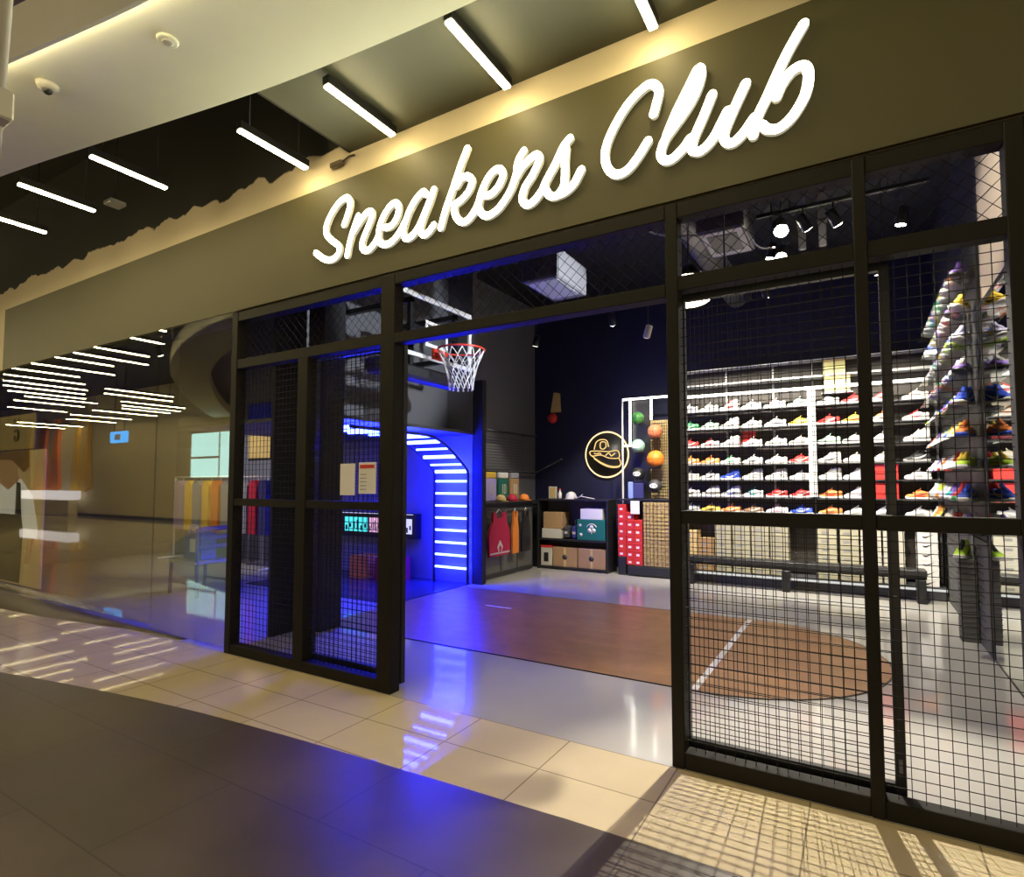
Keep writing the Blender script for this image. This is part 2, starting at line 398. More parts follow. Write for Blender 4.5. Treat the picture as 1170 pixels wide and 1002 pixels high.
# shop interior shell
struct('wall_back', MB().box(-5.6, 1.3, 9.85, 10, 0, 5.0), M['navy_wall'], 'dark navy back wall of the shop')
struct('wall_left', MB().box(-5.6, -5.45, 7.15, 9.85, 0, 5.0), M['grey_wall'], 'grey side wall behind the clothes rail')
struct('wall_left', MB().box(-5.6, -5.45, 4.29, 7.05, 2.27, 5.0), M['grey_wall'], 'grey wall behind the basketball hoop')
struct('wall_booth', MB().box(-13, -4.98, 7.05, 7.15, 0, 2.27), M['booth_blue'], 'booth back wall washed in blue light')
struct('wall_booth', MB().box(-13, -4.98, 7.05, 7.15, 2.27, 5.0), M['grey_wall'], 'grey wall above the blue booth')
struct('ceiling_booth', MB().box(-7.9, -4.95, 4.29, 7.05, 2.225, 2.268), M['charcoal'])
struct('wall_window_room', MB().box(-13.1, -13, 3.2, 7.15, 0, 5.0), M['grey_wall'])
struct('wall_right', MB().box(.97, 1.3, 6.33, 9.85, 0, 5.0), M['charcoal'], 'dark side wall above the sneaker display')
struct('wall_right', MB().box(.965, 1.3, 5.03, 6.33, 0, 5.0), M['cream_wall'], 'cream side wall holding the mirror')
struct('wall_right', MB().box(.97, 1.3, 3.4, 5.03, 0, 5.0), M['black_wall'])
struct('ceiling_shop', MB().box(-13, 1.3, 3.4, 10, 4.955, 5.05), M['black_wall'], 'black open ceiling of the shop')
# ------------------------------------------------------------------ shopfront metalwork
YF0, YF1 = 3.10, 3.20
def square_mesh(x0, x1, z0, z1, y, pitch=.05, r=.0016):
    mb = MB()
    nx = max(1, round((x1-x0)/pitch)); nz = max(1, round((z1-z0)/pitch))
    for i in range(1, nx): x = x0+(x1-x0)*i/nx; mb.box(x-r, x+r, y-r, y+r, z0, z1)
    for i in range(1, nz): z = z0+(z1-z0)*i/nz; mb.box(x0, x1, y+r, y+3*r, z-r, z+r)
    return mb
def diamond_mesh(x0, x1, z0, z1, y, pitch=.078, r=.0014):
    mb = MB(); h = z1-z0; k = -int(h/pitch)-1
    while x0+k*pitch < x1+h:
        for sg in (1, -1):
            xa = x0+k*pitch; pts = []
            # line from (xa, z0) going up with slope sg
            a, b = (xa, z0), (xa+sg*h, z1)
            ta, tb = 0., 1.
            dx = b[0]-a[0]
            t0, t1 = (x0-a[0])/dx, (x1-a[0])/dx
            if t0 > t1: t0, t1 = t1, t0
            ta, tb = max(0, t0), min(1, t1)
            if tb-ta > .03:
                yy = y+(r if sg > 0 else -r)
                mb.tube([(a[0]+dx*ta, yy, z0+h*ta), (a[0]+dx*tb, yy, z0+h*tb)], r*1.2, 4, smooth=False)
        k += 1
    return mb
F, W = M['frame'], M['wire']
# left grille
g = thing('metal_grille', 'black framed wire mesh grille between the glass and the shop entrance', 'grille', (-3.9, 3.15, 0))
for a, b, z0, z1 in ((-4.87,-4.79,0,3.05),(-3.955,-3.835,.085,2.53),(-3.03,-2.895,0,3.05)):
    MB().bbox(a, b, YF0, YF1, z0, z1, .004).build('post', F, g)
for z0, z1 in ((0,.085),(1.30,1.362),(2.53,2.615),(2.965,3.045)):
    for a, b in (((-4.79,-3.955),(-3.835,-3.03)) if z0 == 1.30 else ((-4.79,-3.03),)):
        MB().bbox(a, b, YF0+.005, YF1-.005, z0, z1, .003).build('rail', F, g)
for a, b in ((-4.79,-3.955),(-3.835,-3.03)):
    square_mesh(a, b, .085, 1.30, 3.15).build('wire_mesh', W, g)
    square_mesh(a, b, 1.362, 2.53, 3.15).build('wire_mesh', W, g)
diamond_mesh(-4.79, -3.03, 2.615, 2.965, 3.15).build('diamond_mesh', W, g)
# header over the opening
g = thing('transom_grille', 'black transom with diamond mesh spanning the open shop entrance', 'grille', (-1.9, 3.15, 2.5))
MB().bbox(-2.895, -.889, YF0, YF1, 2.525, 2.60, .004).build('rail', F, g)
MB().bbox(-2.895, -.889, YF0, YF1, 2.965, 3.045, .004).build('rail', F, g)
diamond_mesh(-2.895, -.889, 2.60, 2.965, 3.15).build('diamond_mesh', W, g)
# right grille
g = thing('metal_grille', 'black framed wire mesh grille right of the shop entrance', 'grille', (0, 3.15, 0))
for a, b in ((-.888,-.822),(.010,.066),(.572,.640)):
    MB().bbox(a, b, YF0, YF1, 0, 3.045, .004).build('post', F, g)
for z0, z1 in ((0,.085),(1.283,1.352),(2.555,2.635),(2.965,3.045)):
    for a, b in ((-.822,.010),(.066,.572),(.64,1.3)):
        MB().bbox(a, b, YF0+.005, YF1-.005, z0, z1, .003).build('rail', F, g)
for a, b in ((-.822,.010),(.066,.572),(.64,1.3)):
    square_mesh(a, b, .085, 1.283, 3.15).build('wire_mesh', W, g)
    square_mesh(a, b, 1.352, 2.555, 3.15).build('wire_mesh', W, g)
    diamond_mesh(a, b, 2.635, 2.965, 3.15).build('diamond_mesh', W, g)
# sliding leaves parked behind the grilles
def leaf(x0, x1, label):
    d = thing('sliding_door', label, 'sliding door', ((x0+x1)/2, 3.285, 0), 'sliding mesh doors pushed open')
    for a, b in ((x0, x0+.045), (x1-.045, x1)): MB().bbox(a, b, 3.262, 3.308, .02, 2.60, .003).build('stile', M['black_metal'], d)
    for z0, z1 in ((.02,.10),(1.29,1.345),(2.54,2.60)): MB().bbox(x0+.045, x1-.045, 3.264, 3.306, z0, z1, .003).build('rail', M['black_metal'], d)
    for z0, z1 in ((.10,1.29),(1.345,2.54)): square_mesh(x0+.045, x1-.045, z0, z1, 3.285).build('wire_mesh', W, d)
    MB().bbox(x1-.03, x1-.015, 3.245, 3.262, .16, .22, .002).build('latch', M['galv'], d)
    return d
leaf(-.875, .155, 'sliding mesh door parked behind the grille right of the entrance')
leaf(-3.97, -2.94, 'sliding mesh door parked behind the grille left of the entrance')
# two paper notices on the left grille
for x0, x1, z0, z1, hd, lb in ((-3.419,-3.262,1.408,1.648,False,'plain white notice card hung on the left grille'),(-3.221,-3.045,1.420,1.655,True,'white notice card with a red heading hung on the left grille')):
    t = tag(MB().bbox(x0, x1, 3.086, 3.096, z0, z1, .002).build('notice_card', M['white']), lb, 'notice')
    ORG[t.name] = (0,0,0)
    w = x1-x0
    MB().tube([((x0+x1)/2,3.091,z1),((x0+x1)/2,3.097,z1+.02)], .003, 5).build('hanging_hook', M['galv'], t)
    if hd: MB().box(x0+.015, x1-.015, 3.083, 3.0862, z1-.045, z1-.018).build('heading_band', M['red'], t)
    b = MB()
    for k in range(5): b.box(x0+.02, x0+.02+w*(.35 if hd else .0)+.0001, 3.0845, 3.0862, z0+.03+.028*k, z0+.036+.028*k)
    if hd: b.build('text_lines', M['grey_metal'], t)

# ------------------------------------------------------------------ the sign
LETTERS = [
('S',[[(-3.456,3.553),(-3.416,3.625),(-3.391,3.712),(-3.431,3.765),(-3.520,3.745),(-3.615,3.665),(-3.666,3.572),(-3.648,3.507),(-3.585,3.448),(-3.509,3.386),(-3.516,3.328),(-3.575,3.297),(-3.649,3.305),(-3.731,3.353),(-3.782,3.392)]]),
('n',[[(-3.415,3.294),(-3.393,3.382),(-3.349,3.490),(-3.300,3.583)],[(-3.360,3.459),(-3.282,3.533),(-3.215,3.583),(-3.165,3.588),(-3.153,3.543),(-3.201,3.456),(-3.250,3.368),(-3.243,3.308),(-3.187,3.288),(-3.122,3.327),(-3.079,3.379)]]),
('e',[[(-3.016,3.425),(-2.957,3.423),(-2.901,3.466),(-2.879,3.540),(-2.908,3.588),(-2.965,3.578),(-3.028,3.521),(-3.070,3.442),(-3.079,3.362),(-3.046,3.306),(-2.982,3.292),(-2.919,3.315),(-2.858,3.368),(-2.823,3.415)]]),
('a',[[(-2.617,3.577),(-2.649,3.602),(-2.715,3.564),(-2.781,3.482),(-2.826,3.387),(-2.829,3.332),(-2.799,3.292),(-2.745,3.303),(-2.687,3.352),(-2.631,3.438),(-2.584,3.523)],[(-2.548,3.594),(-2.586,3.508),(-2.643,3.406),(-2.668,3.328),(-2.634,3.282),(-2.589,3.297),(-2.546,3.334)]]),
('k',[[(-2.256,3.805),(-2.313,3.696),(-2.380,3.546),(-2.443,3.411),(-2.482,3.300)],[(-2.343,3.567),(-2.305,3.605),(-2.255,3.608),(-2.216,3.567),(-2.238,3.507),(-2.301,3.457),(-2.364,3.435)],[(-2.364,3.435),(-2.358,3.365),(-2.306,3.301),(-2.253,3.298),(-2.192,3.348),(-2.150,3.417)]]),
('e',[[(-2.111,3.435),(-2.056,3.430),(-1.998,3.471),(-1.965,3.533),(-1.990,3.584),(-2.048,3.578),(-2.108,3.515),(-2.150,3.425),(-2.157,3.354),(-2.114,3.299),(-2.065,3.290),(-1.998,3.318),(-1.934,3.378),(-1.887,3.448),(-1.854,3.533)]]),
('r',[[(-1.806,3.650),(-1.841,3.605),(-1.857,3.554)],[(-1.874,3.480),(-1.834,3.527),(-1.791,3.564),(-1.720,3.598),(-1.690,3.561),(-1.740,3.472),(-1.797,3.405),(-1.816,3.333),(-1.783,3.288),(-1.729,3.300),(-1.668,3.356)]]),
('s',[[(-1.668,3.354),(-1.642,3.404),(-1.578,3.494),(-1.519,3.591),(-1.476,3.629)],[(-1.503,3.572),(-1.510,3.490),(-1.510,3.407),(-1.521,3.337),(-1.565,3.293),(-1.616,3.304),(-1.654,3.366)],[(-1.568,3.292),(-1.508,3.300),(-1.449,3.337),(-1.401,3.409)]]),
('C',[[(-0.948,3.606),(-0.927,3.673),(-0.916,3.734),(-0.954,3.786),(-1.012,3.778),(-1.106,3.710),(-1.194,3.595),(-1.243,3.482),(-1.235,3.385),(-1.187,3.320),(-1.118,3.318),(-1.050,3.373),(-0.983,3.458)]]),
('l',[[(-0.874,3.458),(-0.821,3.570),(-0.746,3.697),(-0.695,3.778),(-0.679,3.744),(-0.705,3.658),(-0.759,3.573),(-0.834,3.490),(-0.882,3.436),(-0.910,3.363),(-0.888,3.316),(-0.841,3.314),(-0.778,3.359),(-0.747,3.397)]]),
('u',[[(-0.624,3.605),(-0.670,3.503),(-0.724,3.394),(-0.736,3.335),(-0.723,3.319),(-0.685,3.312),(-0.622,3.362),(-0.547,3.486)],[(-0.453,3.604),(-0.519,3.476),(-0.566,3.371),(-0.558,3.320),(-0.522,3.305),(-0.470,3.340),(-0.415,3.406)]]),
('b',[[(-0.174,3.812),(-0.260,3.677),(-0.352,3.494),(-0.400,3.401),(-0.423,3.312)],[(-0.308,3.479),(-0.281,3.536),(-0.233,3.588),(-0.182,3.596),(-0.159,3.547),(-0.175,3.447),(-0.234,3.354),(-0.297,3.311),(-0.349,3.320),(-0.378,3.352)]]),
]
sg = thing('shop_sign', 'large glowing white two-word script sign on the olive fascia', 'sign', (-1.9, 3.15, 3.27))
for ch, strokes in LETTERS:
    b = MB()
    for k, st in enumerate(strokes):
        b.ribbon([(p.x, p.y) for p in smooth_line([(x, z, 0) for x, z in st], 5)], .0245, 3.116+.0004*k, 3.142)
    b.build('letter', [M['letter'], M['letter_side']], sg)

# ------------------------------------------------------------------ mall ceiling fittings
def linear_lamp(x, y0, y1, z, label, group, top):
    t = thing('linear_lamp', label, 'ceiling lamp', (x, (y0+y1)/2, z), group)
    b = MB(); b.bbox(x-.03, x+.03, y0-.01, y1+.01, z+.012, z+.072, .004); b.build('housing', M['black_metal'], t)
    b = MB(); b.bbox(x-.024, x+.024, y0, y1, z-.004, z+.0115, .003); b.build('diffuser', M['lamp'], t)
    for y in (y0+.08, y1-.08): MB().tube([(x,y,z+.072),(x,y,top)], .006, 6).build('hanging_rod', M['black_metal'], t)
    return t
gl = 'warm linear lamps over the shop front'
direct = [(-7.20,1.75,2.50),(-6.22,1.95,2.53),(-5.19,2.07,2.65),(-3.86,2.47,3.07),(-2.90,2.45,3.07),(-1.90,2.44,3.07),(-.93,2.62,3.08)]
pos = ['leftmost','second from the left','third from the left','fourth from the left','fifth from the left','sixth from the left','seventh from the left','eighth from the left']
for i, (x, a, b) in enumerate(direct):
    linear_lamp(x, a, b, 4.075 if x > -3.4 else 4.1, 'warm linear ceiling lamp above the shop front, %s' % pos[i], gl, 4.169 if x > -3.4 else 5.499)
refl = [(-8.2,1.50,2.2),(-9.2,1.30,2.0),(-10.15,1.05,1.75),(-11.13,.58,1.13),(-12.5,.15,1.12),(-13.4,-.28,1.11),(-14.2,.05,1.11),(-15.36,-.5,1.11),(-16.4,-.2,1.1),(-17.5,-.76,.91),(-18.55,-1.24,.59),(-19.46,-1.55,.31),(-20.5,-2.0,-.12),(-21.4,-2.7,-.8),(-22.7,-2.85,-.96),
(-17.75,-3.17,-1.35),(-18.75,-3.68,-1.76),(-20.1,-4.83,-2.83),(-21.15,-5.23,-3.33),(-22.0,-5.34,-3.71),(-23.4,-5.6,-3.4),(-24.9,-3.2,-1.5),(-25.6,-5.7,-3.6),(-27.5,-6.0,-4.2),(-30.8,-6.1,-3.7),(-32.6,-6.1,-3.9)]
for x, a, b in refl:
    linear_lamp(x, a, b, 4.1, 'warm linear ceiling lamp of the mall mirrored in the shop window', 'linear lamps reflected in the glass', 5.499)
t = thing('dome_camera', 'small white security camera with a dark lens on the bulkhead', 'security camera', (-4.13, 1.41, 3.86))
MB().lathe([(.025,.0),(.052,.012),(.06,.038)], (-4.13,1.41,3.86), 20).build('mount_base', M['off_white'], t)
MB().sphere((-4.13,1.41,3.862), .026, 16, 10).build('lens_dome', M['black'], t)
t = thing('smoke_detector', 'round cream smoke detector on the white bulkhead', 'smoke detector', (-3.15, 1.59, 3.87))
MB().lathe([(.045,.0),(.052,.004),(.054,.014)], (-3.15,1.59,3.885), 20).build('body', M['bulkhead'], t)
MB().lathe([(.02,-.004),(.03,.0)], (-3.15,1.59,3.885), 16).build('sensor_cap', M['off_white'], t)
t = thing('hanging_pole', 'pale green-white pole with a junction box hanging at the top left', 'pole', (-3.10, .9, 2.87))
MB().tube([(-3.16,.9,2.87),(-2.99,.9,4.75)], .024, 10).build('tube', M['off_white'], t)
MB().bbox(-3.20, -3.045, .87, .93, 3.035, 3.165, .008).build('junction_box', M['off_white'], t)
t = thing('ceiling_sensor', 'small pale sensor strip on the black ceiling between the lamps', 'sensor', (-6.15, 2.67, 4.2))
MB().bbox(-6.22, -6.08, 2.60, 2.74, 4.2, 4.24, .005).build('body', M['grey_metal'], t)
MB().tube([(-6.15,2.67,4.24),(-6.15,2.67,5.5)], .006, 6).build('hanging_rod', M['black_metal'], t)
t = thing('sprinkler_pipe', 'short black pipe stub hanging above the fourth lamp', 'pipe', (-3.52, 2.7, 4.5))
MB().tube([(-3.8,2.45,4.42),(-3.55,2.85,4.42)], .02, 8).build('pipe', M['black_metal'], t)
MB().tube([(-3.545,2.86,4.38),(-3.545,2.86,4.47)], .028, 8).build('sprinkler_head', M['black_metal'], t)
MB().tube([(-3.8,2.45,4.42),(-3.8,2.45,5.5)], .012, 8).build('hanging_rod', M['black_metal'], t)
t = thing('wall_bracket', 'small brown cable bracket on the cream band above the sign', 'bracket', (-3.58, 3.2, 4.10))
MB().bbox(-3.66, -3.52, 3.13, 3.174, 4.075, 4.125, .012).build('plate', M['plinth'], t)
MB().tube([(-3.52,3.155,4.11),(-3.45,3.155,4.13),(-3.40,3.165,4.13)], .008, 6).build('cable', M['plinth'], t)
# ------------------------------------------------------------------ court and hoop
t = thing('court_floor', 'wood grain half court with rounded key laid on the pale shop floor', 'court', (-2.5, 5.54, 0))
cy, r = 5.54, 1.25
poly = [(-4.96, cy-r), (-1.06, cy-r)] + [(-1.06+r*math.cos(a), cy+r*math.sin(a)) for a in [(-.5+(k+1)/33)*PI for k in range(32)]] + [(-1.06, cy+r), (-4.96, cy+r)]
MB().prism([(x,y) for x,y in poly], .0005, .006).build('wood_surface', M['court'], t)
MB().box(-1.09, -1.04, cy-r+.01, cy+r-.01, .006, .0075).build('free_throw_line', M['white_line'], t)
MB().box(-3.96, -3.60, 5.895, 5.925, .006, .0075).build('block_line', M['white_line'], t)
et = MB(); e = [(x,y) for x,y in poly]
for i in range(len(e)-2 + 1):
    a, b = Vector(e[i]), Vector(e[(i+1) % len(e)]); d = (b-a).normalized(); nn = Vector((d.y,-d.x))*.012
    et.prism([(a.x,a.y),(b.x,b.y),(b.x+nn.x,b.y+nn.y),(a.x+nn.x,a.y+nn.y)], .0005, .007)
et.build('edge_strip', M['black_metal'], t)

BX = -4.37
h = thing('basketball_hoop', 'basketball hoop with clear white-edged backboard, red rim and white net', 'basketball hoop', (-4.4, 5.45, 2.6))
MB().box(BX-.012, BX, 4.76, 6.14, 2.985, 3.715).build('backboard', M['clear'], h)
b = MB()
for y0,y1,z0,z1 in ((4.75,4.81,2.97,3.73),(6.09,6.15,2.97,3.73),(4.81,6.09,3.67,3.73),(4.81,6.09,2.97,3.02)): b.bbox(BX-.02, BX+.008, y0, y1, z0, z1, .003)
b.build('backboard_border', M['white_metal'], h)
b = MB()
for y0,y1,z0,z1 in ((5.215,5.255,3.13,3.44),(5.60,5.64,3.13,3.44),(5.255,5.60,3.40,3.44),(5.255,5.60,3.13,3.17)): b.box(BX+.001, BX+.006, y0, y1, z0, z1)
b.build('target_square', M['white_metal'], h)
RC = Vector((-4.0, 5.43, 3.075)); RR = .275
b = MB(); b.tube([RC+Vector((math.cos(2*PI*k/36)*RR, math.sin(2*PI*k/36)*RR, 0)) for k in range(36)], .011, 8, closed=True)
b.build('rim', M['rim'], h)
b = MB(); b.bbox(BX, BX+.03, 5.33, 5.53, 2.99, 3.12, .006)
b.bbox(BX+.03, BX+.115, 5.37, 5.49, 3.045, 3.075, .006)
b.tube([(BX+.03,5.36,3.01),(BX+.12,5.36,3.06)], .01, 6); b.tube([(BX+.03,5.50,3.01),(BX+.12,5.50,3.06)], .01, 6)
b.build('rim_bracket', M['rim'], h)
b = MB(); nst = 14
def netp(a, s):
    rr = RR*(1-.85*s+.38*s*s) - .005; return RC + Vector((math.cos(a)*rr, math.sin(a)*rr, -.015-.46*s))
for k in range(nst):
    for sg in (1, -1):
        b.tube([netp(2*PI*k/nst + sg*s/6*2.2*2*PI/nst*1.2, s/6) for s in range(7)], .0055, 5)
b.build('net', M['net'], h)
b = MB(); b.bbox(-4.56, -4.33, 4.40, 5.95, 2.70, 2.86, .03); b.build('padding', M['black'], h)
b = MB()
for y in (5.0, 5.85):
    b.box(-5.446, -4.39, y-.03, y+.03, 3.05, 3.11); b.box(-5.446, -4.39, y-.03, y+.03, 3.60, 3.66); b.box(-4.44,-4.39,y-.03,y+.03,2.86,3.66)
b.box(-4.44, -4.39, 5.03, 5.82, 3.30, 3.36)
b.build('wall_mount_arm', M['black_metal'], h)

# ------------------------------------------------------------------ blue LED booth
ar = thing('led_arch', 'arch of glowing blue-white LED tubes climbing the booth wall and ceiling', 'light arch', (-5.3, 6.9, 0))
path = [(6.93, .24+.184*k) for k in range(8)] + [(6.92,1.675),(6.80,1.775),(6.64,1.885),(6.47,1.99),(6.28,2.08),(6.08,2.135),(5.88,2.15),(5.70,2.15),(5.52,2.15),(5.34,2.15),(5.16,2.15),(4.98,2.15),(4.80,2.15),(4.62,2.15)]
for k, (y, z) in enumerate(path):
    rr = .017 if k < 8 else (.026 if k % 2 == 0 else .015)
    MB().tube([(-5.57,y,z),(-5.0,y,z)], rr, 10).build('led_tube', M['led_blue'], ar)
full = [(6.93,.013)] + path
for x in (-5.60, -4.97):
    MB().tube([(x, p.y, p.z) for p in smooth_line([(0,a,c) for a,c in full], 2)], .02, 6).build('side_rail', M['black_metal'], ar)
t = thing('display_case', 'dark wall display in the blue booth with lit teal and pink panels', 'display case', (-6.9, 7.0, .95))
MB().bbox(-7.85, -5.95, 6.90, 7.045, .62, 1.02, .006).build('case_body', M['black'], t)
MB().box(-7.6, -6.2, 7.046, 7.0495, .7, .9).build('wall_mount', M['black_metal'], t)
MB().box(-7.80, -6.0, 6.88, 6.90, 1.0, 1.008).build('light_strip', M['screen_white'], t)
for a, b_, mt in ((-7.74,-7.62,'screen_white'),(-7.50,-6.98,'screen_teal'),(-6.93,-6.72,'screen_pink'),(-6.39,-6.02,'screen_white')):
    q = MB().box(a, b_, 6.893, 6.90, .70, .935).build('lit_panel', M[mt], t)
    m_ = MB()
    for k in range(6):
        x = a+(b_-a)*(k+.5)/6.; m_.box(x-.012*(b_-a)/.3, x+.012*(b_-a)/.3, 6.889, 6.893, .72+.05*(k*7%4)*.3, .80+.03*(k*5%4))
    m_.build('panel_items', M['black'], q)
struct('pillar', MB().bbox(-4.985, -4.945, 3.615, 3.985, 0.003, 4.95, .006), M['black_wall'], 'black thin upright panel inside the left grille')
struct('pillar', MB().bbox(-4.94, -4.69, 4.0, 4.285, 0, 4.95, .01), M['black_wall'], 'black square pillar at the booth entrance')
struct('partition_wall', MB().bbox(-5.05, -4.80, 7.06, 7.16, 0, 3.05, .006), M['black_wall'], 'black fin wall between the blue booth and the clothes rail')

# ------------------------------------------------------------------ clothes corner
t = thing('clothes_cabinet', 'long dark grey cabinet against the side wall beneath the packed jerseys', 'cabinet', (-5.2, 8.2, 0))
MB().bbox(-5.44, -4.99, 7.30, 8.93, .0, 1.16, .006).build('body', M['charcoal'], t)
for k in range(3): MB().box(-4.99, -4.978, 7.34+.52*k, 7.83+.52*k, .08, 1.08).build('door', M['panel_grey'], t)
MB().bbox(-5.445, -4.90, 7.25, 8.97, 1.165, 1.20, .005).build('top_board', M['black'], t)
MB().tube([(-4.90,7.25,1.10),(-4.90,8.9,1.10)], .012, 8).build('hanging_rail', M['black_metal'], t)
def shirt(name, label, y0, y1, z0, z1, x, m, cat='jersey', group=None, trim=None):
    """sleeveless shirt hanging flat, facing +X"""
    s = thing(name, label, cat, (x, (y0+y1)/2, z0), group)
    w = (y1-y0)/2; c = (y0+y1)/2; hgt = z1-z0
    out = [(-.92,0),(.92,0),(.97,.45),(.86,.62),(.62,.78),(.60,1.0),(.36,1.0),(.2,.86),(-.2,.86),(-.36,1.0),(-.60,1.0),(-.62,.78),(-.86,.62),(-.97,.45)]
    b = MB(); b.prism([(c+a*w, z0+q*hgt) for a,q in out], x-.018, x+.018, axis='x'); b.build('cloth', m, s)
    if trim:
        b = MB(); b.box(x+.0185, x+.022, c-.9*w, c+.9*w, z0+.03, z0+.055)
        b.prism([(c-.10*w,z0+.05),(c+.10*w,z0+.05),(c+.26*w,z0+.20*hgt),(c,z0+.36*hgt),(c-.26*w,z0+.20*hgt)], x+.0185, x+.022, axis='x'); b.build('emblem', trim, s)
        b = MB(); b.prism([(c-.05*w,z0+.07*hgt),(c+.05*w,z0+.07*hgt),(c+.12*w,z0+.18*hgt),(c,z0+.25*hgt),(c-.12*w,z0+.18*hgt)], x+.022, x+.024, axis='x'); b.build('emblem_center', m, s)
    MB().tube([(x,c-.3*w,z1-.01),(x,c,z1+.05),(x,c+.3*w,z1-.01)], .006, 6).build('hanger', M['white_metal'], s)
    return s
shirt('jersey', 'crimson jersey with a pale emblem at its hem hanging from the cabinet rail', 7.30, 7.93, .37, 1.04, -4.86, M['crimson'], trim=M['off_white'])
shirt('jersey', 'narrow orange jersey hanging right of the crimson jersey', 8.00, 8.20, .36, 1.04, -4.86, M['orange'])
shirt('jersey', 'black jersey hanging at the far end of the rail', 8.30, 8.60, .36, 1.04, -4.86, M['black'])
for i, (a, b_, m1, m2, m3, lb) in enumerate(((7.70,8.02,'yellow_cloth','off_white','screenl','yellow and lilac packed jersey, leftmost of three on the cabinet'),(8.10,8.40,'green','white','green','green packed jersey with a white collar in the middle of the cabinet'),(8.48,8.76,'kraft','grey_cloth','grey_cloth','brown-grey packed jersey, rightmost of three on the cabinet'))):
    s = thing('packed_jersey', lb, 'jersey', (-5.2, (a+b_)/2, 1.2), 'packed jerseys standing on the cabinet')
    lil = M.setdefault('screenl', mat('lilac_cloth', (.45,.38,.75), .7))
    MB().bbox(-5.22, -5.17, a, b_, 1.202, 1.58, .012).build('folded_body', M[m1 if i else 'screenl'], s)
    MB().bbox(-5.225, -5.165, a+.01, b_-.01, 1.582, 1.68, .012).build('collar_band', M[m2 if i else 'yellow_cloth'], s)
    nb = MB(); c = (a+b_)/2
    nb.box(-5.17, -5.166, c-.05, c-.03, 1.32, 1.48); nb.box(-5.17, -5.166, c+.0, c+.02, 1.32, 1.48); nb.box(-5.17,-5.166,c+.02,c+.06,1.46,1.48); nb.box(-5.17,-5.166,c+.02,c+.06,1.32,1.34); nb.box(-5.17,-5.166,c+.05,c+.07,1.34,1.46)
    nb.build('number_print', M['off_white'], s)
for y, m, lb in ((7.95,'beige','small cream cap'),(8.30,'crimson','small red cap'),(8.72,'orange','small orange cap')):
    s = thing('cap', lb + ' lying before the packed jerseys', 'cap', (-5.04, y, 1.2), 'caps on the cabinet')
    MB().lathe([(.085,.002),(.088,.03),(.075,.075),(.045,.105),(.008,.115)], (-5.04,y,1.2), 18).build('crown', M[m], s)
    b = MB(); b.prism([(-4.99+.09*math.cos(a), y+.07*math.sin(a)) for a in [(-.5+k/8)*PI for k in range(9)]], 1.203, 1.212); b.build('brim', M[m], s)
sl = MB()
for k in range(12): sl.box(-5.449, -5.443, 7.6, 9.4, 1.74+.05*k, 1.747+.05*k)
struct('trim_6', sl, M['black'], 'horizontal slat grooves on the grey side wall')
t = thing('wall_rail', 'black pipe rail bracketed high on the grey side wall', 'rail', (-5.38, 8.8, 2.39))
MB().tube([(-5.30,7.75,2.385),(-5.30,9.62,2.395),(-5.30,9.62,1.72)], .020, 8).build('pipe', M['black_metal'], t)
MB().tube([(-5.30,7.75,1.70),(-5.30,9.62,1.70),(-4.75,9.62,1.95)], .018, 8).build('lower_pipe', M['black_metal'], t)
for y in (7.9, 9.3): MB().tube([(-5.445,y,2.388),(-5.30,y,2.388)], .012, 6).build('wall_mount', M['black_metal'], t)
t = thing('wall_ornament', 'cream and red hanging ornament high in the back corner', 'ornament', (-5.0, 9.8, 2.9))
MB().prism([(-5.06,2.86),(-4.86,2.86),(-4.88,3.22),(-4.99,3.24)], 9.76, 9.82, axis='y').build('cream_panel', M['beige'], t)
MB().sphere((-5.0,9.74,2.74), .10, 14, 8).build('red_ball', M['red'], t)
MB().tube([(-4.95,9.8,3.2),(-4.95,9.845,3.25)], .012, 6).build('wall_mount', M['black_metal'], t)

# ------------------------------------------------------------------ counter, shelf unit and boxes
t = thing('cash_desk', 'black counter in the back corner beside the box shelf', 'counter', (-5.2, 9.3, 0))
MB().bbox(-5.44, -4.98, 9.12, 9.7, 0, 1.12, .006).build('body', M['black'], t)
MB().bbox(-5.445, -4.96, 9.105, 9.72, 1.125, 1.165, .006).build('worktop', M['charcoal'], t)
t = thing('picture_frame', 'pale framed card standing on the black counter', 'picture frame', (-4.8, 9.1, 1.2))
t.location = (-4.70, 9.15, 1.225); ORG[t.name] = tuple(t.location)
MB().bbox(-4.78, -4.62, 9.14, 9.16, 1.226, 1.44, .004).build('frame', M['off_white'], t)
MB().box(-4.755, -4.645, 9.136, 9.1395, 1.25, 1.415).build('picture', M['beige'], t)
t = thing('bottle', 'small white bottle beside the framed card', 'bottle', (-4.56, 9.15, 1.225))
MB().lathe([(.03,.001),(.034,.01),(.034,.10),(.014,.13),(.014,.15)], (-4.56,9.15,1.225), 14).build('body', M['white'], t)
MB().lathe([(.017,.151),(.017,.18)], (-4.56,9.15,1.225), 12).build('lid', M['red'], t)
su = thing('shelf_unit', 'black open shelf unit full of boxes at the back of the shop', 'shelf', (-4.27, 9.2, 0))
X0, X1, Y0, Y1 = -4.94, -3.60, 9.0, 9.40
for a, b_ in ((X0, X0+.03), (X1-.03, X1)): MB().bbox(a, b_, Y0, Y1, .0, 1.185, .004).build('side_panel', M['black'], su)
for z in (.02, .50, 1.19): MB().bbox(X0+.03 if z < 1 else X0, X1-.03 if z < 1 else X1, Y0, Y1, z, z+.03, .003).build('shelf_board', M['black'], su)
MB().box(X0+.03, X1-.03, Y1-.02, Y1, .05, .50).build('back_panel', M['charcoal'], su)
MB().box(X0+.03, X1-.03, Y1-.02, Y1, .53, 1.185).build('back_panel', M['charcoal'], su)
